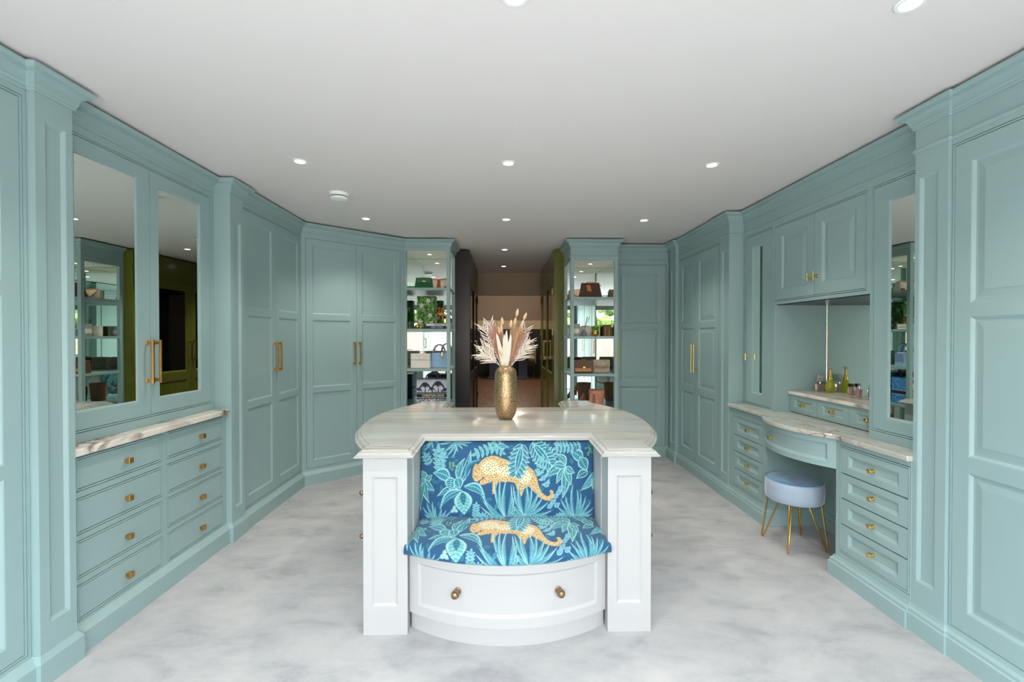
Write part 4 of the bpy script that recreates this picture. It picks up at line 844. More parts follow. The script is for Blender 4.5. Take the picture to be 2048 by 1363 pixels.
# ------------------------------------------------------------------ vase and dried flowers
VX, VY = 0.030, 3.135
m = mat('mercury_gold', srgb(176, 144, 108), 0.22, 0.85)
N, L, b = nodes(m); tc = N.new('ShaderNodeTexCoord'); vo = N.new('ShaderNodeTexVoronoi'); vo.inputs['Scale'].default_value = 150; bp = N.new('ShaderNodeBump'); bp.inputs['Strength'].default_value = 0.35; bp.inputs['Distance'].default_value = 0.003
nz = N.new('ShaderNodeTexNoise'); nz.inputs['Scale'].default_value = 120; nz.inputs['Detail'].default_value = 3; rr = ramp(N, [(0.40, srgb(146, 122, 86)), (0.64, srgb(206, 170, 134))])
L.new(tc.outputs['Object'], vo.inputs['Vector']); L.new(tc.outputs['Object'], nz.inputs['Vector']); L.new(vo.outputs['Distance'], bp.inputs['Height']); L.new(bp.outputs['Normal'], b.inputs['Normal']); L.new(nz.outputs['Fac'], rr.inputs['Fac']); L.new(rr.outputs['Color'], b.inputs['Base Color'])
mb = MB(); z = ZTOP
mb.lathe((VX, VY, z + 0.0005), (0, 0, 1), [(0, 0.046), (0.006, 0.052), (0.03, 0.066), (0.07, 0.076), (0.13, 0.080), (0.20, 0.0795), (0.27, 0.077), (0.315, 0.0745), (0.336, 0.068), (0.350, 0.056), (0.358, 0.047), (0.366, 0.046), (0.368, 0.043), (0.35, 0.043), (0.34, 0.05), (0.2, 0.06)], 40)
o = mb.build('vase', 'mercury_gold', None, smooth=True, angle=60); tag(o, 'gold mercury glass vase standing on the island worktop', 'vase')
mat('pampas_white', srgb(240, 228, 214), 0.9); mat('pampas_pink', srgb(206, 160, 146), 0.9); mat('pampas_tan', srgb(216, 178, 140), 0.9); mat('bunny_cream', srgb(232, 202, 164), 0.9); mat('stem_straw', srgb(206, 178, 140), 0.8)
ZR = ZTOP + 0.36
def pt(px, py, y=None):                 # where a pixel's ray meets the vertical plane of the vase
    y = VY if y is None else y
    d_ = fwd * F_PX + rgt * (px - 1024) + upv * (681.5 - py); t_ = y / d_.y; return Vector((d_.x * t_, y, HC + d_.z * t_))
def curve_pts(a, c, e, n=8):
    a, c, e = Vector(a), Vector(c), Vector(e); return [a * (1 - t) ** 2 + c * 2 * t * (1 - t) + e * t * t for t in [i / n for i in range(n + 1)]]
def flower(name, label, tip, base_x, dy, kind, matn, group):
    b0 = Vector((VX + base_x * 0.3, VY + dy * 0.2, ZTOP + 0.08)); r0 = Vector((VX + base_x, VY + dy * 0.35, ZR)); tp = Vector(tip) + Vector((0, dy, 0))
    t = thing(name, (VX, VY, ZTOP + 0.02), label, 'dried flower', group)
    mid = r0 + (tp - r0) * 0.5 + Vector((0, 0, 0.02)); pts = [b0] + curve_pts(r0, mid, tp, 8)
    mb = MB()
    if kind == 'tail':
        mb.tube(pts[:-1] , 0.0012, 5); mb.build('stem', 'stem_straw', t)
        mb = MB(); d_ = (pts[-1] - pts[-2]).normalized(); st = tp - d_ * 0.054
        mb.lathe(st, d_, [(0, 0.002), (0.008, 0.0068), (0.020, 0.0088), (0.034, 0.0080), (0.048, 0.0045), (0.056, 0.001)], 12)
        for i in range(70):
            a = RND.random() * 6.283; h = RND.random() * 0.04; e1 = d_.cross(Vector((0.2, 1, 0.1))).normalized(); e2 = d_.cross(e1); rr_ = 0.0082 * math.sin(math.pi * min(1, 0.15 + h / 0.055)); q = st + d_ * h + (e1 * math.cos(a) + e2 * math.sin(a)) * rr_
            mb.tube([q, q + (e1 * math.cos(a) + e2 * math.sin(a)) * 0.004 + d_ * 0.009], [0.0006, 0.0002], 3)
        mb.build('head', matn, t, smooth=True)
    elif kind == 'plume':
        mb.tube(pts, [0.0018] * (len(pts) - 1) + [0.0008], 5); mb.build('stem', 'stem_straw', t)
        mb = MB(); a0 = pts[1]; n = 260
        for i in range(n):
            s = 0.12 + 0.86 * RND.random(); f = s * 8; k = min(7, int(f)); q = pts[1 + k] + (pts[2 + k] - pts[1 + k]) * (f - k) if k < 8 else pts[-1]
            d_ = (pts[-1] - pts[3]).normalized(); e = Vector((RND.gauss(0, 1), RND.gauss(0, 0.7), RND.gauss(0, 0.4))).normalized(); ln = 0.026 + 0.022 * math.sin(math.pi * s)
            mb.tube([q, q + d_ * ln * 0.6 + e * ln * 0.30, q + d_ * ln * 1.25 + e * ln * 0.42], [0.0012, 0.0010, 0.0004], 3)
        mb.build('head', matn, t, smooth=True)
    elif kind == 'blade':
        mb.tube(pts[:3], 0.0022, 6); mb.build('stem', 'stem_straw', t)
        mb = MB(); n = len(pts) - 1; rr_ = [0.004 + 0.0115 * math.sin(math.pi * min(1, 0.08 + 0.90 * i / n)) for i in range(len(pts))]; rr_[-1] = 0.001; mb.tube(pts, rr_, 10); mb.build('head', matn, t, smooth=True)
    else:   # palm spray: a rib with long narrow leaflets
        mb.tube(pts, [0.002] * (len(pts) - 1) + [0.001], 5); mb.build('stem', matn, t)
        mb = MB()
        for i in range(22):
            s = 0.22 + 0.74 * (i // 2) / 11; f = s * 8; k = min(7, int(f)); q = pts[1 + k] + (pts[2 + k] - pts[1 + k]) * (f - k); d_ = (pts[-1] - pts[4]).normalized(); e = d_.cross(Vector((0, 1, 0.1))).normalized() * (1 if i % 2 else -1)
            ln = 0.085 * (1.1 - 0.4 * s); mb.tube([q, q + d_ * ln * 0.55 + e * ln * (0.24 + 0.2 * RND.random()) + Vector((0, RND.gauss(0, 0.008), 0)), q + d_ * ln + e * ln * (0.45 + 0.3 * RND.random()) + Vector((0, RND.gauss(0, 0.014), -0.006 * RND.random()))], [0.0020, 0.0030, 0.0009], 5)
        mb.build('leaflets', matn, t, smooth=True)
    return t
G_ = 'dried flowers in the gold vase'
for i, (px, py, bx, dy, lab) in enumerate(((1036, 617, 0.012, 0.0, 'cream bunny tail standing highest in the gold vase'), (1053, 625, 0.016, 0.01, 'long cream bunny tail leaning right at the top of the bouquet'), (1047, 640, 0.014, -0.02, 'cream bunny tail just below the long leaning one'), (1032, 634, 0.010, 0.015, 'cream bunny tail under the highest one'), (1004, 634, -0.008, 0.0, 'cream bunny tail standing alone on the left of the bouquet'), (1002, 648, -0.010, -0.02, 'cream bunny tail below the one standing alone on the left'), (1023, 639, 0.006, 0.02, 'peach bunny tail with a dark stem behind the white plumes'), (997, 653, -0.014, 0.02, 'tan bunny tail among the left pink plumes'), (998, 698, -0.010, -0.045, 'small peach bunny tail low in front of the pink plumes'))):
    flower('bunny_tail', lab, pt(px, py), bx, dy, 'tail', 'bunny_cream', G_)
for (px, py, bx, dy, mt, lab) in ((1013, 660, -0.002, -0.03, 'pampas_white', 'tallest white plume in the middle of the bouquet'), (1008, 668, -0.006, -0.04, 'pampas_white', 'white plume left of the tallest white one'), (993, 666, -0.018, -0.03, 'pampas_white', 'thin white plume leaning left across the pink ones'), (1022, 668, 0.008, -0.035, 'pampas_white', 'white plume right of the tallest white one')):
    flower('white_plume', lab, pt(px, py), bx, dy, 'blade', mt, G_)
for (px, py, bx, dy, mt, lab) in ((987, 655, -0.024, 0.0, 'pampas_pink', 'pink pampas plume on the left of the bouquet'), (994, 660, -0.018, 0.03, 'pampas_pink', 'pink pampas plume behind the thin white plume'), (1000, 650, -0.012, 0.04, 'pampas_tan', 'tan pampas plume rising behind the left pink ones'), (981, 668, -0.028, 0.02, 'pampas_pink', 'dusky pink pampas plume bending far left'), (1035, 662, 0.020, 0.0, 'pampas_tan', 'tan pampas plume on the right of the white plumes'), (1043, 664, 0.024, 0.03, 'pampas_tan', 'tan pampas plume bending right'), (1028, 655, 0.012, 0.04, 'pampas_tan', 'tan pampas plume behind the right white plume'), (1048, 672, 0.028, -0.01, 'pampas_pink', 'pale pink pampas plume at the right of the bouquet')):
    flower('pampas_plume', lab, pt(px, py), bx, dy, 'plume', mt, G_)
for (px, py, bx, dy, lab) in ((963, 648, -0.030, 0.02, 'white palm spray spreading up to the left'), (977, 640, -0.026, 0.05, 'white palm spray behind the upper left one'), (962, 690, -0.034, 0.0, 'white palm spray spreading left at half height'), (960, 706, -0.036, -0.02, 'lowest white palm spray hanging out to the left'), (1054, 654, 0.032, 0.04, 'white palm spray spreading up to the right'), (1058, 678, 0.034, 0.0, 'white palm spray spreading right at half height'), (1060, 690, 0.036, -0.03, 'lowest white palm spray reaching out to the right')):
    flower('palm_spray', lab, pt(px, py), bx, dy, 'spray', 'pampas_white', G_)

# ------------------------------------------------------------------ stool
m = mat('velvet_blue', srgb(158, 174, 190), 0.9); nodes(m)[2].inputs['Sheen Weight'].default_value = 0.7; nodes(m)[2].inputs['Sheen Roughness'].default_value = 0.35
m = mat('velvet_top', srgb(92, 134, 166), 0.9); noise_mix(m, 9, srgb(70, 112, 142), srgb(92, 134, 164), stretch=(1, 1, 1), distort=1.0); nodes(m)[2].inputs['Sheen Weight'].default_value = 0.3
SX, SY = 2.105, 3.215
t = thing('stool', (SX, SY, 0), 'round blue velvet stool with gold hairpin legs at the dressing table', 'stool')
mb = MB(); mb.lathe((SX, SY, 0.325), (0, 0, 1), [(0, 0.150), (0.006, 0.172), (0.014, 0.181), (0.05, 0.185), (0.10, 0.185), (0.135, 0.183), (0.147, 0.176)], 48); mb.build('seat_side', 'velvet_blue', t, smooth=True, angle=180)
mb = MB(); mb.lathe((SX, SY, 0.4715), (0, 0, 1), [(0, 0.177), (0.004, 0.170), (0.008, 0.14), (0.010, 0.08), (0.0105, 0.0)], 48, cap=False); mb.build('seat_top', 'velvet_top', t, smooth=True, angle=180)
for fx, fy in ((1.970, 3.070), (1.956, 3.350), (2.253, 3.084), (2.249, 3.360)):
    d_ = Vector((fx - SX, fy - SY, 0)); tn = d_.normalized(); tp = Vector((SX, SY, 0.327)) + d_ * 0.62
    mb = MB(); f0 = Vector((fx, fy, 0.007)); mb.tube([tp + tn * 0.042, f0 + tn * 0.007 + Vector((0, 0, 0.01)), f0 + tn * 0.003, f0 - tn * 0.003, f0 - tn * 0.007 + Vector((0, 0, 0.01)), tp - tn * 0.042], 0.0055, 10); mb.build('leg', 'gold', t, smooth=True)

# ------------------------------------------------------------------ handbags and ornaments on the shelves
def quilt_mat(name, c1, c2, scale, kind='checker', rot=0.0, rough=0.5):
    m = mat(name, c1, rough); N, L, b = nodes(m); tc = N.new('ShaderNodeTexCoord'); mp = N.new('ShaderNodeMapping'); mp.inputs['Rotation'].default_value = (0, rot, 0)
    L.new(tc.outputs['Object'], mp.inputs['Vector'])
    if kind == 'checker':
        k = N.new('ShaderNodeTexChecker'); k.inputs['Scale'].default_value = scale; k.inputs['Color1'].default_value = c1; k.inputs['Color2'].default_value = c2; L.new(mp.outputs['Vector'], k.inputs['Vector']); L.new(k.outputs['Color'], b.inputs['Base Color'])
    elif kind == 'scales':
        k = N.new('ShaderNodeTexVoronoi'); k.inputs['Scale'].default_value = scale; r = ramp(N, [(0.0, c1), (0.75, c2)]); L.new(mp.outputs['Vector'], k.inputs['Vector']); L.new(k.outputs['Distance'], r.inputs['Fac']); L.new(r.outputs['Color'], b.inputs['Base Color'])
        bp = N.new('ShaderNodeBump'); bp.inputs['Distance'].default_value = 0.003; bp.inputs['Strength'].default_value = 0.5; bp.invert = True; L.new(k.outputs['Distance'], bp.inputs['Height']); L.new(bp.outputs['Normal'], b.inputs['Normal'])
    else:
        k = N.new('ShaderNodeTexNoise'); k.inputs['Scale'].default_value = scale; k.inputs['Detail'].default_value = 4; r = ramp(N, [(0.42, c1), (0.55, c2)]); L.new(mp.outputs['Vector'], k.inputs['Vector']); L.new(k.outputs['Fac'], r.inputs['Fac']); L.new(r.outputs['Color'], b.inputs['Base Color'])
    return m
quilt_mat('green_croc', srgb(30, 128, 74), srgb(14, 76, 46), 90, 'scales', rough=0.3)
mat('cream_canvas', srgb(222, 210, 192), 0.7); mat('tan_leather', srgb(168, 84, 40), 0.45); mat('white_leather', srgb(232, 224, 216), 0.4); mat('blue_leather', srgb(152, 186, 222), 0.4); mat('navy_leather', srgb(124, 152, 190), 0.4)
quilt_mat('brown_check', srgb(92, 62, 46), srgb(58, 36, 28), 62, rot=math.pi / 4)
quilt_mat('brown_monogram', srgb(78, 54, 40), srgb(120, 88, 62), 130, rot=math.pi / 4)
quilt_mat('cream_quilt', srgb(214, 196, 178), srgb(190, 170, 152), 70, rot=math.pi / 4)
quilt_mat('cream_croc', srgb(206, 190, 170), srgb(150, 132, 112), 100, 'scales')
mat('brown_leather', srgb(120, 78, 52), 0.4); mat('tan_flap', srgb(186, 124, 84), 0.4); mat('orange_tag', srgb(206, 124, 56), 0.5); mat('pink_suede', srgb(200, 136, 112), 0.8); mat('peach_leather', srgb(190, 118, 84), 0.6)
m = mat('bronze', srgb(186, 112, 56), 0.24, 1.0)
quilt_mat('blue_print', srgb(24, 96, 176), srgb(90, 170, 220), 60, 'noise')
def body_mb(x, y, z, w, h, d, tw=1.0, td=1.0, rot=0.0):
    ca, sa = math.cos(rot), math.sin(rot); P = []
    for (zz, a, b2) in ((z, 1, 1), (z + h, tw, td)):
        for sx, sy in ((-1, -1), (1, -1), (1, 1), (-1, 1)): lx, ly = sx * w / 2 * a, sy * d / 2 * b2; P.append((x + lx * ca - ly * sa, y + lx * sa + ly * ca, zz))
    mb = MB(); mb.hexa(P); return mb
def arch(mb, x, y, z, w, h, r, n=14, lean=0.0, rot=0.0):
    pts = []
    for i in range(n + 1):
        a = math.pi * i / n; lx = -w / 2 * math.cos(a); lz = h * math.sin(a) ** 0.75; pts.append((x + lx * math.cos(rot), y + lx * math.sin(rot) + lean * lz, z + lz))
    mb.tube(pts, r, 8)
def bag(name, label, x, y, z, w, h, d, m, tw=1.0, td=0.7, bev=0.012, group='handbags on the mirrored shelves'):
    t = thing(name, (x, y, z), label, 'handbag', group); body_mb(x, y, z + 0.001, w, h, d, tw, td).build('body', m, t, bevel=bev, seg=3); return t
# left unit, first shelf
yb = 5.50
t = bag('handbag', 'dark green crocodile handbag with a gold clasp on the top left shelf', -0.930, yb, 2.07, 0.218, 0.128, 0.10, 'green_croc', 0.86, 0.6)
mb = MB(); mb.box(-1.020, -0.840, yb - 0.0505, yb - 0.030, 2.138, 2.198); mb.build('flap', 'green_croc', t, bevel=0.006); mb = MB(); mb.box(-0.945, -0.905, yb - 0.058, yb - 0.048, 2.145, 2.162); mb.build('clasp', 'gold', t, bevel=0.002)
mb = MB(); arch(mb, -0.93, yb, 2.196, 0.09, 0.006, 0.004); mb.build('handle', 'green_croc', t)
x = -0.760; y = 5.585
t = thing('handbag', (x, y, 2.07), 'cream canvas bag with tan leather straps behind the green handbag', 'handbag', 'handbags on the mirrored shelves')
sec = [(-0.112, 0.0), (-0.116, 0.05), (-0.108, 0.10), (-0.092, 0.128), (-0.060, 0.122), (0.0, 0.116), (0.060, 0.122), (0.092, 0.128), (0.108, 0.10), (0.116, 0.05), (0.112, 0.0)]
mb = MB(); vs = []; fs = []; ns = len(sec)
for (yy, sc_) in ((-0.060, 0.94), (-0.052, 1.0), (0.0, 1.0), (0.052, 1.0), (0.060, 0.94)): vs += [(x + a_ * sc_, y + yy * (1 - 0.45 * b_ / 0.13), 2.071 + b_ * (1.0 if abs(yy) < 0.055 else 0.97)) for a_, b_ in sec]
for j in range(4): fs += [(j * ns + i, j * ns + (i + 1) % ns, (j + 1) * ns + (i + 1) % ns, (j + 1) * ns + i) for i in range(ns)]
fs += [tuple(range(ns)), tuple(4 * ns + i for i in range(ns - 1, -1, -1))]; mb.add(vs, fs); mb.build('body', 'cream_canvas', t, smooth=True, angle=50)
mb = MB(); mb.hexa([(x - 0.026, y - 0.069, 2.072), (x + 0.026, y - 0.069, 2.072), (x + 0.026, y - 0.058, 2.072), (x - 0.026, y - 0.058, 2.072), (x - 0.014, y - 0.046, 2.192), (x + 0.014, y - 0.046, 2.192), (x + 0.014, y - 0.034, 2.192), (x - 0.014, y - 0.034, 2.192)]); mb.build('front_strap', 'tan_leather', t, bevel=0.004)
mb = MB(); mb.tube([(x - 0.094, y - 0.030, 2.200), (x - 0.06, y - 0.037, 2.193), (x, y - 0.042, 2.186), (x + 0.06, y - 0.037, 2.193), (x + 0.094, y - 0.030, 2.200)], 0.0075, 8); mb.tube([(x - 0.098, y, 2.196), (x - 0.112, y - 0.02, 2.225), (x - 0.085, y - 0.03, 2.205)], 0.005, 6); mb.build('trim', 'tan_leather', t, smooth=True)
for sx in (-1, 1): mb = MB(); mb.box(x + sx * 0.088 - 0.024, x + sx * 0.088 + 0.024, y - 0.064, y - 0.03, 2.071, 2.105); mb.build('corner_patch', 'tan_leather', t, bevel=0.008)
mb = MB(); mb.box(x - 0.012, x + 0.012, y - 0.076, y - 0.066, 2.074, 2.09); mb.build('padlock', 'gold', t, bevel=0.003)
# second shelf: tall leaf-print box, gold pot, books, horse
def paint_leaves():
    c = Canvas(240, 420, hexlin(52, 96, 30)); r = np.random.RandomState(5)
    for i in range(130):
        x, y = r.rand() * 240, r.rand() * 420; a = r.rand() * 6.28; L_ = 40 + r.rand() * 50
        leaf(c, (x, y), (x + L_ * math.cos(a), y + L_ * math.sin(a)), 18 + r.rand() * 18, 0.1, fill=[hexlin(98, 150, 48), hexlin(62, 116, 38), hexlin(140, 180, 80), hexlin(32, 66, 22)][r.randint(4)], edge=[hexlin(150, 190, 90), hexlin(80, 130, 50)][r.randint(2)], veins=4)
    for (x, y) in ((150, 60), (170, 250), (40, 330), (60, 120), (190, 350), (30, 390)):
        for k in range(5): a = k * 1.257 + x; leaf(c, (x, y), (x + 38 * math.cos(a), y + 38 * math.sin(a)), 24, 0, fill=hexlin(236, 226, 214), edge=hexlin(222, 196, 190), veins=2)
        for k in range(8): a = k * 0.8; c.poly([(x + 7 * math.cos(a + q), y + 7 * math.sin(a + q)) for q in (0, 2, 4)], hexlin(226, 160, 150))
    return c.a
LEAFY = paint_leaves()
def print_sheet(name, parent, x0, x1, y, z0, z1, img, nu=110, nv=150, side=None):
    f = (lambda s, t_: (x0 + (x1 - x0) * s, y + 0 * s, z1 - (z1 - z0) * t_)) if side is None else (lambda s, t_: (side + 0 * s, x0 + (x1 - x0) * s, z1 - (z1 - z0) * t_))
    return grid_mesh(name, nu, nv, f, img, 'printed_fabric', parent)
t = thing('storage_box', (-0.91, 5.60, 1.588), 'tall storage box printed with green leaves and white flowers', 'box')
mb = MB(); mb.box(-1.018, -0.802, 5.525, 5.66, 1.5885, 1.985); mb.build('body', mat('leaf_green', srgb(92, 140, 62), 0.7), t)
print_sheet('front_print', t, -1.018, -0.802, 5.5235, 1.589, 1.985, LEAFY, 110, 200); print_sheet('back_print', t, -1.018, -0.802, 5.6615, 1.589, 1.985, LEAFY, 110, 200); print_sheet('side_print', t, 5.525, 5.66, 0, 1.589, 1.985, LEAFY, 60, 160, side=-1.0195); print_sheet('side_print', t, 5.525, 5.66, 0, 1.589, 1.985, LEAFY, 60, 160, side=-0.8005)
mb = MB(); mb.lathe((-1.0, 5.44, 1.5885), (0, 0, 1), [(0, 0.018), (0.01, 0.026), (0.03, 0.031), (0.048, 0.027), (0.055, 0.022), (0.05, 0.019), (0.03, 0.02)], 20); o = mb.build('tealight_holder', 'gold', None, smooth=True); tag(o, 'small round gold tealight holder in front of the leaf print box', 'candle holder')
mat('book_white', srgb(222, 220, 222), 0.6); mat('book_dark', srgb(62, 64, 74), 0.6); mat('paper', srgb(236, 230, 216), 0.8)
for i, (z0, hh, mm, lab, txt, tm) in enumerate(((1.5885, 0.030, 'book_dark', 'dark hardback book at the bottom of the pair under the bronze horse', 'NEW YORK', 'book_white'), (1.619, 0.034, 'book_white', 'white hardback book lying directly under the bronze horse', 'LONDON PARIS', 'book_dark'))):
    t = thing('book', (-0.76, 5.50, z0), lab, 'book', 'books under the bronze horse'); x0, x1 = -0.893, -0.652
    mb = MB(); mb.box(x0, x1, 5.42, 5.59, z0, z0 + 0.003); mb.box(x0, x1, 5.42, 5.59, z0 + hh - 0.003, z0 + hh); mb.box(x0, x1, 5.42, 5.424, z0, z0 + hh); mb.build('cover', mm, t)
    mb = MB(); mb.box(x0 + 0.003, x1 - 0.003, 5.425, 5.585, z0 + 0.0032, z0 + hh - 0.0032); mb.build('pages', 'paper', t)
    if i == 0:
        lettering(txt, 0.026, tm, t, (-0.765, 5.4193, z0 + hh / 2))
    else:
        mb = MB(); mb.box(-0.80, -0.70, 5.4185, 5.4200, z0 + 0.012, z0 + 0.022); mb.build('spine_title', mat('spine_grey', srgb(150, 148, 160), 0.6), t)
# bronze horse, rearing
def skin_body(name, verts, edges, radii, m, parent, sub=2, root=0):
    rt_ = parent
    while rt_.parent is not None: rt_ = rt_.parent
    me = bpy.data.meshes.new(name); me.from_pydata([Vector(v) - rt_.location for v in verts], edges, []); o = bpy.data.objects.new(name, me); COL.objects.link(o); o.parent = parent
    sk = o.modifiers.new('skin', 'SKIN'); sk.use_smooth_shade = True
    for i, r in enumerate(radii): me.skin_vertices[0].data[i].radius = (r, r) if not isinstance(r, tuple) else r
    me.skin_vertices[0].data[root].use_root = True
    s = o.modifiers.new('sub', 'SUBSURF'); s.levels = sub; s.render_levels = sub; me.materials.append(M[m]); return o
hx, hy, hz = -0.735, 5.50, 1.6535
t = thing('horse_statue', (hx, hy, hz), 'bronze statue of a rearing horse standing on two books', 'statue')
V = [(0.030, 0, 0.098), (0.012, 0, 0.118), (-0.012, 0, 0.140), (-0.024, 0, 0.168), (-0.016, 0, 0.195), (0.000, 0, 0.216), (-0.022, 0, 0.222), (-0.046, 0, 0.206), (-0.062, 0, 0.196),   # 0 rump,1 loin,2 chest,3 neck base,4 neck,5 poll,6 brow,7 muzzle,8 nose
     (0.040, 0.016, 0.080), (0.020, 0.018, 0.056), (0.046, 0.018, 0.028), (0.038, 0.018, 0.006), (0.030, 0.018, 0.003),   # 9-13 hind leg a
     (0.040, -0.016, 0.080), (0.026, -0.018, 0.052), (0.052, -0.018, 0.026), (0.046, -0.018, 0.006), (0.038, -0.018, 0.003),
     (-0.030, 0.016, 0.134), (-0.062, 0.018, 0.140), (-0.066, 0.018, 0.112), (-0.076, 0.018, 0.106),                    # 19-22 foreleg
     (-0.030, -0.016, 0.130), (-0.066, -0.018, 0.124), (-0.060, -0.018, 0.094), (-0.070, -0.018, 0.086)]
E_ = [(0, 1), (1, 2), (2, 3), (3, 4), (4, 5), (5, 6), (6, 7), (7, 8), (0, 9), (9, 10), (10, 11), (11, 12), (12, 13), (0, 14), (14, 15), (15, 16), (16, 17), (17, 18), (2, 19), (19, 20), (20, 21), (21, 22), (2, 23), (23, 24), (24, 25), (25, 26)]
Rr = [0.028, 0.026, 0.029, 0.023, 0.017, 0.014, 0.015, 0.010, 0.007, 0.021, 0.014, 0.0075, 0.006, 0.008, 0.021, 0.014, 0.0075, 0.006, 0.008, 0.014, 0.010, 0.006, 0.0065, 0.014, 0.010, 0.006, 0.0065]
skin_body('body', [(hx + a * 0.86, hy + b2, hz + c2 * 0.86) for a, b2, c2 in V], E_, [q * 0.9 for q in Rr], 'bronze', t)
mb = MB(); mb.tube([(hx + 0.046, hy, hz + 0.09), (hx + 0.07, hy, hz + 0.085), (hx + 0.078, hy, hz + 0.05), (hx + 0.068, hy, hz + 0.015)], [0.005, 0.010, 0.012, 0.003], 8); mb.build('tail', 'bronze', t, smooth=True)
mb = MB()
for i in range(7): s = i / 6; mb.tube([(hx - 0.022 + 0.024 * s, hy, hz + 0.135 + 0.052 * s), (hx + 0.006 + 0.020 * s, hy + 0.006, hz + 0.142 + 0.048 * s), (hx + 0.022 + 0.012 * s, hy + 0.004, hz + 0.122 + 0.05 * s)], [0.008, 0.007, 0.002], 7)
mb.build('mane', 'bronze', t, smooth=True)
mb = MB()
for sy in (-1, 1): mb.lathe((hx - 0.004, hy + sy * 0.006, hz + 0.19), (0.2, 0, 1), [(0, 0.004), (0.008, 0.004), (0.016, 0.0005)], 8)
mb.build('ears', 'bronze', t, smooth=True)
# third shelf
x, y = -0.964, 5.47
t = bag('handbag', 'white structured handbag with a flap and gold clasp', x, y, 1.117, 0.232, 0.178, 0.10, 'white_leather', 1.0, 0.7, 0.010)
mb = MB(); mb.box(x - 0.114, x + 0.114, y - 0.052, y - 0.034, 1.222, 1.296); mb.build('flap', 'white_leather', t, bevel=0.006); mb = MB(); mb.box(x + 0.004, x + 0.044, y - 0.060, y - 0.050, 1.234, 1.252); mb.build('clasp', 'gold', t, bevel=0.003)
mb = MB(); arch(mb, x + 0.02, y, 1.292, 0.07, 0.022, 0.0045); mb.build('handle', 'white_leather', t, smooth=True)
x, y = -0.752, 5.56
t = bag('handbag', 'light blue leather handbag with two looped handles', x, y, 1.117, 0.205, 0.180, 0.13, 'blue_leather', 0.92, 0.55, 0.010)
mb = MB(); mb.box(x + 0.085, x + 0.100, y - 0.058, y + 0.058, 1.122, 1.285); mb.build('side_gusset', 'navy_leather', t, bevel=0.004)
for dy_ in (-0.036, 0.036): mb = MB(); arch(mb, x - 0.005, y + dy_, 1.285, 0.135, 0.112, 0.0075, lean=0.08); mb.build('handle', 'navy_leather', t, smooth=True)
mb = MB(); mb.box(x + 0.028, x + 0.046, y - 0.072, y - 0.060, 1.262, 1.31); mb.lathe((x + 0.037, y - 0.066, 1.255), (0, 0, 1), [(0, 0.012), (0.004, 0.012)], 12); mb.build('charm', 'gold', t, bevel=0.002)
# bottom shelf: printed tote
def paint_tote():
    W, H = 300, 260; c = Canvas(W, H, hexlin(208, 206, 214)); r = np.random.RandomState(8); NV = hexlin(18, 22, 44); N2 = hexlin(54, 66, 108)
    for cx, cy, s in ((84, 62, 1.0), (214, 54, 1.1), (152, 92, 0.6), (20, 96, 0.6), (284, 98, 0.6)):
        for k in range(11):
            a = -math.pi * (k / 10) + (r.rand() - 0.5) * 0.15; L_ = 58 * s; mx_, my_ = cx + L_ * 0.55 * math.cos(a), cy + L_ * 0.55 * math.sin(a) - 6 * s; ex, ey = cx + L_ * math.cos(a), cy + L_ * 0.5 * math.sin(a) + 20 * s * abs(math.cos(a))
            c.line((cx, cy), (mx_, my_), 6 * s, NV); c.line((mx_, my_), (ex, ey), 6 * s, NV)
            for q in range(9): f = q / 8; px_, py_ = (cx + (mx_ - cx) * f * 2, cy + (my_ - cy) * f * 2) if f < 0.5 else (mx_ + (ex - mx_) * (f * 2 - 1), my_ + (ey - my_) * (f * 2 - 1)); c.line((px_, py_), (px_ + 3 * math.cos(a), py_ + 15 * s), 3.4 * s, NV if q % 2 else N2)
        c.poly([(cx - 3, cy), (cx + 3, cy), (cx + 7, 120), (cx - 1, 120)], NV)
    for i in range(420):
        x, y = r.rand() * W, 176 + r.rand() * 84; a = r.rand() * 6.28; leaf(c, (x, y), (x + 16 * math.cos(a), y + 16 * math.sin(a)), 5, 0.1, fill=NV if r.rand() < 0.6 else N2, edge=N2, veins=0)
    for i in range(60): x, y = r.rand() * W, 104 + r.rand() * 20; leaf(c, (x, y), (x + 14 * (r.rand() - 0.5), y - 14), 4, 0, fill=NV, edge=N2, veins=0)
    c.poly([(0, 118), (W, 118), (W, 128), (0, 128)], NV); c.poly([(0, 128), (W, 128), (W, 132), (0, 132)], hexlin(214, 210, 200)); c.poly([(0, 132), (W, 132), (W, 164), (0, 164)], hexlin(16, 16, 22)); c.poly([(0, 164), (W, 164), (W, 168), (0, 168)], hexlin(214, 210, 200)); c.poly([(0, 168), (W, 168), (W, 176), (0, 176)], NV)
    return c.a
def paint_tote_side():
    c = Canvas(120, 260, hexlin(44, 128, 206)); r = np.random.RandomState(9)
    for i in range(260): x, y = r.rand() * 120, r.rand() * 260; a = r.rand() * 6.28; leaf(c, (x, y), (x + 15 * math.cos(a), y + 15 * math.sin(a)), 6, 0.1, fill=hexlin(120, 196, 240) if r.rand() < 0.5 else hexlin(26, 88, 166), edge=hexlin(90, 170, 225), veins=0)
    c.poly([(0, 128), (120, 128), (120, 132), (0, 132)], hexlin(214, 210, 200)); c.poly([(0, 132), (120, 132), (120, 164), (0, 164)], hexlin(16, 16, 22)); c.poly([(0, 164), (120, 164), (120, 168), (0, 168)], hexlin(214, 210, 200))
    return c.a
t = thing('tote_bag', (-0.82, 5.52, 0.645), 'navy and white palm print tote bag with a black lettered band', 'handbag')
x0, x1, y0, y1, z0, z1 = -1.010, -0.655, 5.44, 5.66, 0.646, 0.985
mb = MB(); mb.box(x0, x1, y0, y1, z0, z1); mb.build('body', 'navy', t)
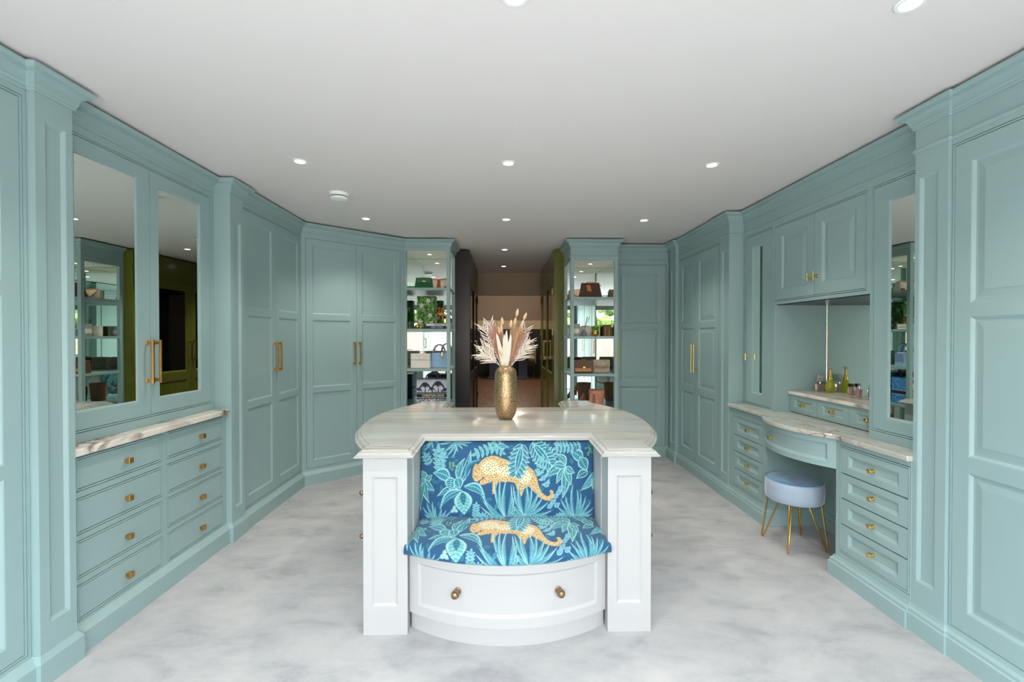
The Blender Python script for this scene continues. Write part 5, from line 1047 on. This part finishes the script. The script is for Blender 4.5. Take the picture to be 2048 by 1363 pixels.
print_sheet('front_print', t, x0, x1, y0 - 0.0012, z0, z1, paint_tote(), 210, 180); print_sheet('side_print', t, y0, y1, 0, z0, z1, paint_tote_side(), 90, 160, side=x0 - 0.0012); print_sheet('side_print', t, y0, y1, 0, z0, z1, paint_tote_side(), 90, 160, side=x1 + 0.0012)
mat('lettering_cream', srgb(226, 216, 190), 0.6); lettering('CHRISTIAN DIOR', 0.034, 'lettering_cream', t, (-0.815, y0 - 0.0022, z1 - (z1 - z0) * 148 / 260), 0.0006)
for dy_ in (0.02, 0.20): mb = MB(); arch(mb, -0.83, y0 + dy_, z1 - 0.01, 0.15, 0.085, 0.009, lean=0.0); mb.build('handle', 'navy', t, smooth=True)
# right unit, first shelf
x, y = 1.075, 5.50
t = bag('handbag', 'brown checked handbag with an orange tag on the top right shelf', x, y, 1.962, 0.270, 0.185, 0.13, 'brown_check', 0.78, 0.45, 0.010)
body_mb(x + 0.128, y, 1.964, 0.016, 0.165, 0.10, 1.0, 0.4).build('side_gusset', 'brown_leather', t) if False else None
mb = MB(); q = Fr((x - 0.035, y - 0.052), (1, 0.0), (0, -1)); mb.hexa([(x - 0.05, y - 0.074, 2.044), (x + 0.004, y - 0.074, 2.034), (x + 0.004, y - 0.068, 2.034), (x - 0.05, y - 0.068, 2.044), (x - 0.056, y - 0.048, 2.118), (x - 0.006, y - 0.048, 2.112), (x - 0.006, y - 0.042, 2.112), (x - 0.056, y - 0.042, 2.118)]); mb.build('tag', 'orange_tag', t, bevel=0.002)
mb = MB(); arch(mb, x, y - 0.03, 2.142, 0.11, 0.010, 0.005); mb.tube([(x - 0.032, y - 0.045, 2.12), (x - 0.03, y - 0.04, 2.148)], 0.003, 6); mb.build('handle', 'brown_leather', t)
mb = MB(); mb.lathe((x + 0.115, y - 0.03, 2.11), (1, 0, 0.2), [(0, 0.010), (0.006, 0.010)], 12); mb.build('buckle', 'gold', t)
x, y = 0.930, 5.62
t = bag('handbag', 'cream quilted envelope bag with a pointed flap beside the checked bag', x, y, 1.962, 0.200, 0.105, 0.07, 'cream_quilt', 1.0, 0.7, 0.012)
mb = MB(); mb.add([(x - 0.098, y - 0.030, 2.066), (x + 0.098, y - 0.030, 2.066), (x, y - 0.042, 1.985), (x - 0.098, y - 0.036, 2.064), (x + 0.098, y - 0.036, 2.064), (x, y - 0.048, 1.985)], [(0, 1, 2), (3, 5, 4), (0, 2, 5, 3), (2, 1, 4, 5), (1, 0, 3, 4)]); mb.build('flap', 'cream_quilt', t)
mb = MB(); mb.tube([(x - 0.098, y - 0.036, 2.066), (x, y - 0.050, 1.983), (x + 0.098, y - 0.036, 2.066)], 0.0035, 6); mb.build('piping', 'brown_leather', t)
mb = MB(); mb.box(x - 0.10, x + 0.10, y + 0.026, y + 0.034, 1.966, 2.062); mb.build('back_trim', 'brown_leather', t, bevel=0.003)
# second shelf: candles and plants
mat('wax_white', srgb(228, 222, 212), 0.5); m = mat('clear_glass', (1, 1, 1, 1), 0.02, Transmission_Weight=1.0, IOR=1.3); mat('grey_glass', srgb(120, 136, 150), 0.1, Alpha=0.8); mat('amber_glass', srgb(112, 78, 44), 0.15); mat('box_cream', srgb(226, 216, 200), 0.6); mat('leaf_fresh', srgb(96, 150, 44), 0.6); mat('reed', srgb(48, 62, 70), 0.7); mat('tin_grey', srgb(176, 168, 158), 0.35)
z = 1.5005
def jar(x, y, r, h, lab, body, lid):
    t = thing('candle_jar', (x, y, z), lab, 'candle', 'candles and jars on the right shelf'); mb = MB(); mb.lathe((x, y, z), (0, 0, 1), [(0, r * 0.94), (0.005, r), (h - 0.02, r), (h - 0.016, r * 0.97)], 28); mb.build('jar', body, t, smooth=True)
    mb = MB(); mb.lathe((x, y, z + h - 0.0155), (0, 0, 1), [(0, r * 1.04), (0.012, r * 1.04), (0.016, r)], 28); mb.build('lid', lid, t, smooth=True)
    mb = MB(); mb.lathe((x, y, z + h * 0.25), (0, 0, 1), [(0, r * 1.008), (h * 0.36, r * 1.008)], 28, cap=False); mb.build('label', 'paper', t, smooth=True); return t
jar(0.905, 5.50, 0.046, 0.148, 'grey lidded candle jar at the left end of the shelf', 'tin_grey', 'tin_grey'); jar(0.92, 5.66, 0.046, 0.125, 'white lidded candle jar behind the grey one', 'wax_white', 'box_cream')
jar(1.055, 5.70, 0.050, 0.13, 'grey candle jar behind the reed diffuser', 'tin_grey', 'tin_grey')
t = thing('reed_diffuser', (0.995, 5.47, z), 'grey glass reed diffuser with three dark sticks', 'diffuser'); mb = MB(); mb.lathe((0.995, 5.47, z), (0, 0, 1), [(0, 0.036), (0.004, 0.038), (0.05, 0.030), (0.066, 0.014), (0.085, 0.013)], 22); mb.build('bottle', 'grey_glass', t, smooth=True)
mb = MB(); mb.lathe((0.995, 5.47, z + 0.085), (0, 0, 1), [(0, 0.015), (0.01, 0.015)], 16); mb.build('collar', 'chrome', t)
for dx, dy_ in ((0.055, 0.0), (0.04, 0.02), (0.028, -0.02)): mb = MB(); mb.tube([(0.992, 5.47, z + 0.03), (0.995 + dx * 0.4, 5.47 + dy_ * 0.4, z + 0.12), (0.995 + dx * 1.2, 5.47 + dy_, z + 0.235)], 0.0022, 6); mb.build('reed', 'reed', t)
for i, (x0, x1, y0, y1, h, lab) in enumerate(((0.965, 1.105, 5.56, 5.64, 0.118, 'cream gift box behind the small plant, left one'), (1.115, 1.215, 5.58, 5.66, 0.125, 'cream gift box between the small plant and the amber jar'))):
    t = thing('gift_box', ((x0 + x1) / 2, (y0 + y1) / 2, z), lab, 'box', 'cream boxes on the right shelf'); mb = MB(); mb.box(x0, x1, y0, y1, z, z + h * 0.8); mb.build('base', 'box_cream', t, bevel=0.002); mb = MB(); mb.box(x0 - 0.003, x1 + 0.003, y0 - 0.003, y1 + 0.003, z + h * 0.8, z + h); mb.build('lid', 'box_cream', t, bevel=0.002)
t = thing('potted_plant', (1.131, 5.46, z), 'tiny green plant in a round gold pot', 'plant'); mb = MB(); mb.lathe((1.131, 5.46, z), (0, 0, 1), [(0, 0.022), (0.012, 0.036), (0.032, 0.042), (0.055, 0.038), (0.068, 0.031), (0.066, 0.027), (0.05, 0.03)], 26); mb.build('pot', 'gold', t, smooth=True)
mb = MB()
for i in range(60):
    a = RND.random() * 6.283; r = 0.030 * math.sqrt(RND.random()); q = Vector((1.131 + r * math.cos(a), 5.46 + r * math.sin(a), z + 0.055)); tp = q + Vector((math.cos(a) * 0.018, math.sin(a) * 0.018, 0.05 + RND.random() * 0.025)); mb.tube([q, (q + tp) / 2 + Vector((0, 0, 0.006)), tp], [0.001, 0.005, 0.0005], 5)
mb.build('leaves', 'leaf_fresh', t, smooth=True)
t = thing('amber_jar', (1.277, 5.47, z), 'ribbed amber glass candle jar at the right end of the shelf', 'candle')
mb = MB(); n = 36; prof = [(0.0, 0.044), (0.006, 0.050), (0.06, 0.053), (0.11, 0.051), (0.135, 0.046), (0.138, 0.043)]; vs = []
for d_, r in prof:
    for i in range(n): a = 2 * math.pi * i / n; q = r * (1 if i % 2 else 0.93); vs.append((1.277 + q * math.cos(a), 5.47 + q * math.sin(a), z + d_))
mb.add(vs, [(j * n + i, j * n + (i + 1) % n, (j + 1) * n + (i + 1) % n, (j + 1) * n + i) for j in range(len(prof) - 1) for i in range(n)] + [tuple(range(n - 1, -1, -1))]); mb.build('jar', 'amber_glass', t)
mb = MB(); mb.lathe((1.277, 5.47, z + 0.095), (0, 0, 1), [(0, 0.040), (0.006, 0.040)], 24); mb.build('wax', 'wax_white', t)
# third shelf
z = 1.0565; x, y = 0.985, 5.47
t = bag('handbag', 'brown monogram handbag with a tan front pocket and gold clasp', x, y, z - 0.0005, 0.235, 0.155, 0.10, 'brown_monogram', 0.98, 0.75, 0.010)
mb = MB(); mb.box(x - 0.108, x + 0.088, y - 0.066, y - 0.046, z + 0.020, z + 0.062); mb.build('front_pocket', 'tan_flap', t, bevel=0.005); mb = MB(); mb.box(x - 0.018, x + 0.018, y - 0.074, y - 0.064, z + 0.058, z + 0.085); mb.build('clasp', 'gold', t, bevel=0.004)
mb = MB(); mb.box(x + 0.100, x + 0.119, y - 0.044, y + 0.044, z + 0.002, z + 0.152); mb.build('side_gusset', 'brown_leather', t, bevel=0.004); mb = MB(); arch(mb, x, y, z + 0.152, 0.1, 0.012, 0.004); mb.build('handle', 'brown_leather', t)
x, y = 1.208, 5.50
t = bag('handbag', 'cream crocodile shoulder bag with a curved flap', x, y, z - 0.0005, 0.208, 0.160, 0.09, 'cream_croc', 0.94, 0.7, 0.012)
mb = MB(); ns = 10; vs = []
for i in range(ns + 1):
    u = -1 + 2 * i / ns; zz = z + 0.085 - 0.016 * (1 - u * u); vs += [(x + u * 0.100, y - 0.0335, z + 0.158), (x + u * 0.100, y - 0.051, zz)]
k0 = len(vs); vs += [(a, b2 + 0.006, c2) for a, b2, c2 in vs]
mb.add(vs, [(2 * i, 2 * i + 2, 2 * i + 3, 2 * i + 1) for i in range(ns)] + [(k0 + 2 * i, k0 + 2 * i + 1, k0 + 2 * i + 3, k0 + 2 * i + 2) for i in range(ns)] + [(2 * i + 1, 2 * i + 3, k0 + 2 * i + 3, k0 + 2 * i + 1) for i in range(ns)]); mb.build('flap', 'cream_croc', t)
mb = MB(); mb.tube([(x - 0.095, y - 0.045, z + 0.10), (x - 0.04, y - 0.056, z + 0.078), (x + 0.03, y - 0.056, z + 0.080), (x + 0.095, y - 0.045, z + 0.11)], 0.003, 6); mb.build('chain', 'brass_antique', t, smooth=True)
# bottom shelf
z = 0.6105; x, y = 1.148, 5.47
t = thing('bucket_bag', (x, y, z), 'dusty pink bucket bag with a bow on the lowest right shelf', 'handbag'); mb = MB(); mb.lathe((x, y, z), (0, 0, 1), [(0, 0.076), (0.008, 0.080), (0.13, 0.089), (0.236, 0.098), (0.243, 0.096), (0.23, 0.090), (0.1, 0.083)], 32); mb.build('body', 'pink_suede', t, smooth=True)
for sx, w2 in ((-1, 0.055), (1, 0.03)):
    mb = MB(); bx = x - 0.055; mb.hexa([(bx + sx * 0.010, y - 0.108, z + 0.215), (bx + sx * 0.026, y - 0.108, z + 0.207), (bx + sx * 0.026, y - 0.094, z + 0.207), (bx + sx * 0.010, y - 0.094, z + 0.215), (bx + sx * 0.055 - 0.03, y - 0.126, z + 0.06), (bx + sx * 0.055 + 0.03, y - 0.126, z + 0.05), (bx + sx * 0.055 + 0.03, y - 0.108, z + 0.05), (bx + sx * 0.055 - 0.03, y - 0.108, z + 0.06)]); mb.build('bow_tail', 'pink_suede', t, bevel=0.005)
mb = MB(); mb.lathe((x - 0.055, y - 0.110, z + 0.215), (0, -1, 0), [(-0.016, 0.016), (0.0, 0.022), (0.012, 0.016)], 14); mb.build('bow_knot', 'pink_suede', t, smooth=True)
t = thing('shoe', (0.975, 5.50, z), 'brown leather court shoe at the left end of the lowest right shelf', 'shoe')
skin_body('upper', [(0.890, 5.50, z + 0.024), (0.925, 5.50, z + 0.050), (0.960, 5.50, z + 0.105), (0.990, 5.50, z + 0.165), (1.002, 5.50, z + 0.205)], [(0, 1), (1, 2), (2, 3), (3, 4)], [(0.014, 0.020), (0.024, 0.030), (0.026, 0.028), (0.026, 0.030), (0.014, 0.026)], 'brown_leather', t, 2, 2)
mb = MB(); mb.lathe((1.006, 5.50, z), (0, 0, 1), [(0, 0.007), (0.06, 0.008), (0.145, 0.018)], 12); mb.build('heel', 'brown_leather', t, smooth=True)

# ------------------------------------------------------------------ perfume bottles on the riser
z = 1.0575
m = mat('perfume_pink', srgb(236, 196, 202), 0.06, Transmission_Weight=0.75, IOR=1.35); mat('perfume_yellow', srgb(226, 224, 70), 0.05, Transmission_Weight=0.6, IOR=1.35); mat('crystal', srgb(226, 226, 216), 0.05, Transmission_Weight=0.6, IOR=1.45); mat('cap_black', srgb(16, 16, 18), 0.25)
def onX(px, py, X):
    d_ = fwd * F_PX + rgt * (px - 1024) + upv * (681.5 - py); t_ = X / d_.x; return Vector((X, d_.y * t_, HC + d_.z * t_))
def perfume(px, X, w, h, lab, body, cap, kind):
    p = onX(px, 780, X); x, y = p.x, p.y; t = thing('perfume_bottle', (x, y, z), lab, 'perfume', 'perfume bottles on the dressing table')
    if kind == 'square':
        mb = MB(); mb.box(x - w / 2, x + w / 2, y - w / 2, y + w / 2, z, z + h); mb.build('bottle', body, t, bevel=0.006, seg=2)
    else:
        mb = MB(); mb.lathe((x, y, z), (0, 0, 1), [(0, 0.020), (0.004, 0.025), (0.028, 0.035), (0.050, 0.034), (0.080, 0.023), (0.105, 0.014), (0.112, 0.012)], 26); mb.build('bottle', body, t, smooth=True)
    return t, x, y
t, x, y = perfume(1640, 2.575, 0.054, 0.060, 'pink square perfume bottle with a tall crystal stopper', 'perfume_pink', 'crystal', 'square')
mb = MB(); mb.lathe((x, y, z + 0.0605), (0, 0, 1), [(0, 0.010), (0.014, 0.010)], 14); mb.build('collar', 'chrome', t); mb = MB(); mb.lathe((x, y, z + 0.075), (0, 0, 1), [(0, 0.020), (0.004, 0.026), (0.020, 0.026), (0.024, 0.017), (0.028, 0.025), (0.052, 0.026), (0.062, 0.014)], 8); mb.build('stopper', 'crystal', t)
t, x, y = perfume(1660, 2.592, 0, 0, 'teardrop yellow perfume bottle with a long gold neck', 'perfume_yellow', 'gold', 'drop')
mb = MB(); mb.lathe((x, y, z + 0.100), (0, 0, 1), [(0, 0.017), (0.006, 0.018), (0.02, 0.014), (0.05, 0.009), (0.075, 0.0075), (0.078, 0.010), (0.083, 0.010)], 18); mb.build('neck', 'gold', t, smooth=True); mb = MB(); mb.lathe((x, y, z + 0.1835), (0, 0, 1), [(0, 0.007), (0.006, 0.013), (0.014, 0.014), (0.022, 0.008)], 16); mb.build('stopper', 'crystal', t, smooth=True)
t, x, y = perfume(1702, 2.630, 0.034, 0.056, 'small pink perfume bottle with a black cap', 'perfume_pink', 'cap_black', 'square')
mb = MB(); mb.box(x - 0.007, x + 0.007, y - 0.007, y + 0.007, z + 0.0565, z + 0.062); mb.build('collar', 'gold', t); mb = MB(); mb.box(x - 0.014, x + 0.014, y - 0.014, y + 0.014, z + 0.0622, z + 0.086); mb.build('cap', 'cap_black', t, bevel=0.003)
t, x, y = perfume(1719, 2.615, 0.030, 0.056, 'small pink perfume bottle with a silver cap nearest the mirrored door', 'perfume_pink', 'chrome', 'square')
mb = MB(); mb.lathe((x, y, z + 0.0565), (0, 0, 1), [(0, 0.009), (0.024, 0.009), (0.026, 0.007)], 16); mb.build('cap', 'chrome', t, smooth=True)

# ------------------------------------------------------------------ garden behind the camera, seen only in the mirrors
mb = MB(); mb.box(-14, 14, -14, YF - 0.15, -0.12, -0.02); struct('ground_patio', mb, 'patio')
mb = MB(); mb.box(-9, 9, -7.4, -7.0, -0.02, 1.75); o = mb.build('garden_wall', 'brick_pink', None); tag(o, 'low pink brick garden wall seen only in the shelf mirrors', 'wall')
mb = MB()
for i in range(420):
    c = Vector((RND.uniform(-9, 9), RND.uniform(-8.6, -7.5), RND.uniform(1.0, 3.6))); mb.lathe(c - Vector((0, 0, 0.25)), (RND.gauss(0, 0.3), RND.gauss(0, 0.3), 1), [(0, 0.05), (0.1, 0.26), (0.3, 0.3), (0.46, 0.12)], 7)
o = mb.build('hedge', 'hedge_leaf', None); tag(o, 'leafy green hedge behind the garden wall, seen only in the shelf mirrors', 'hedge'); o['kind'] = 'stuff'
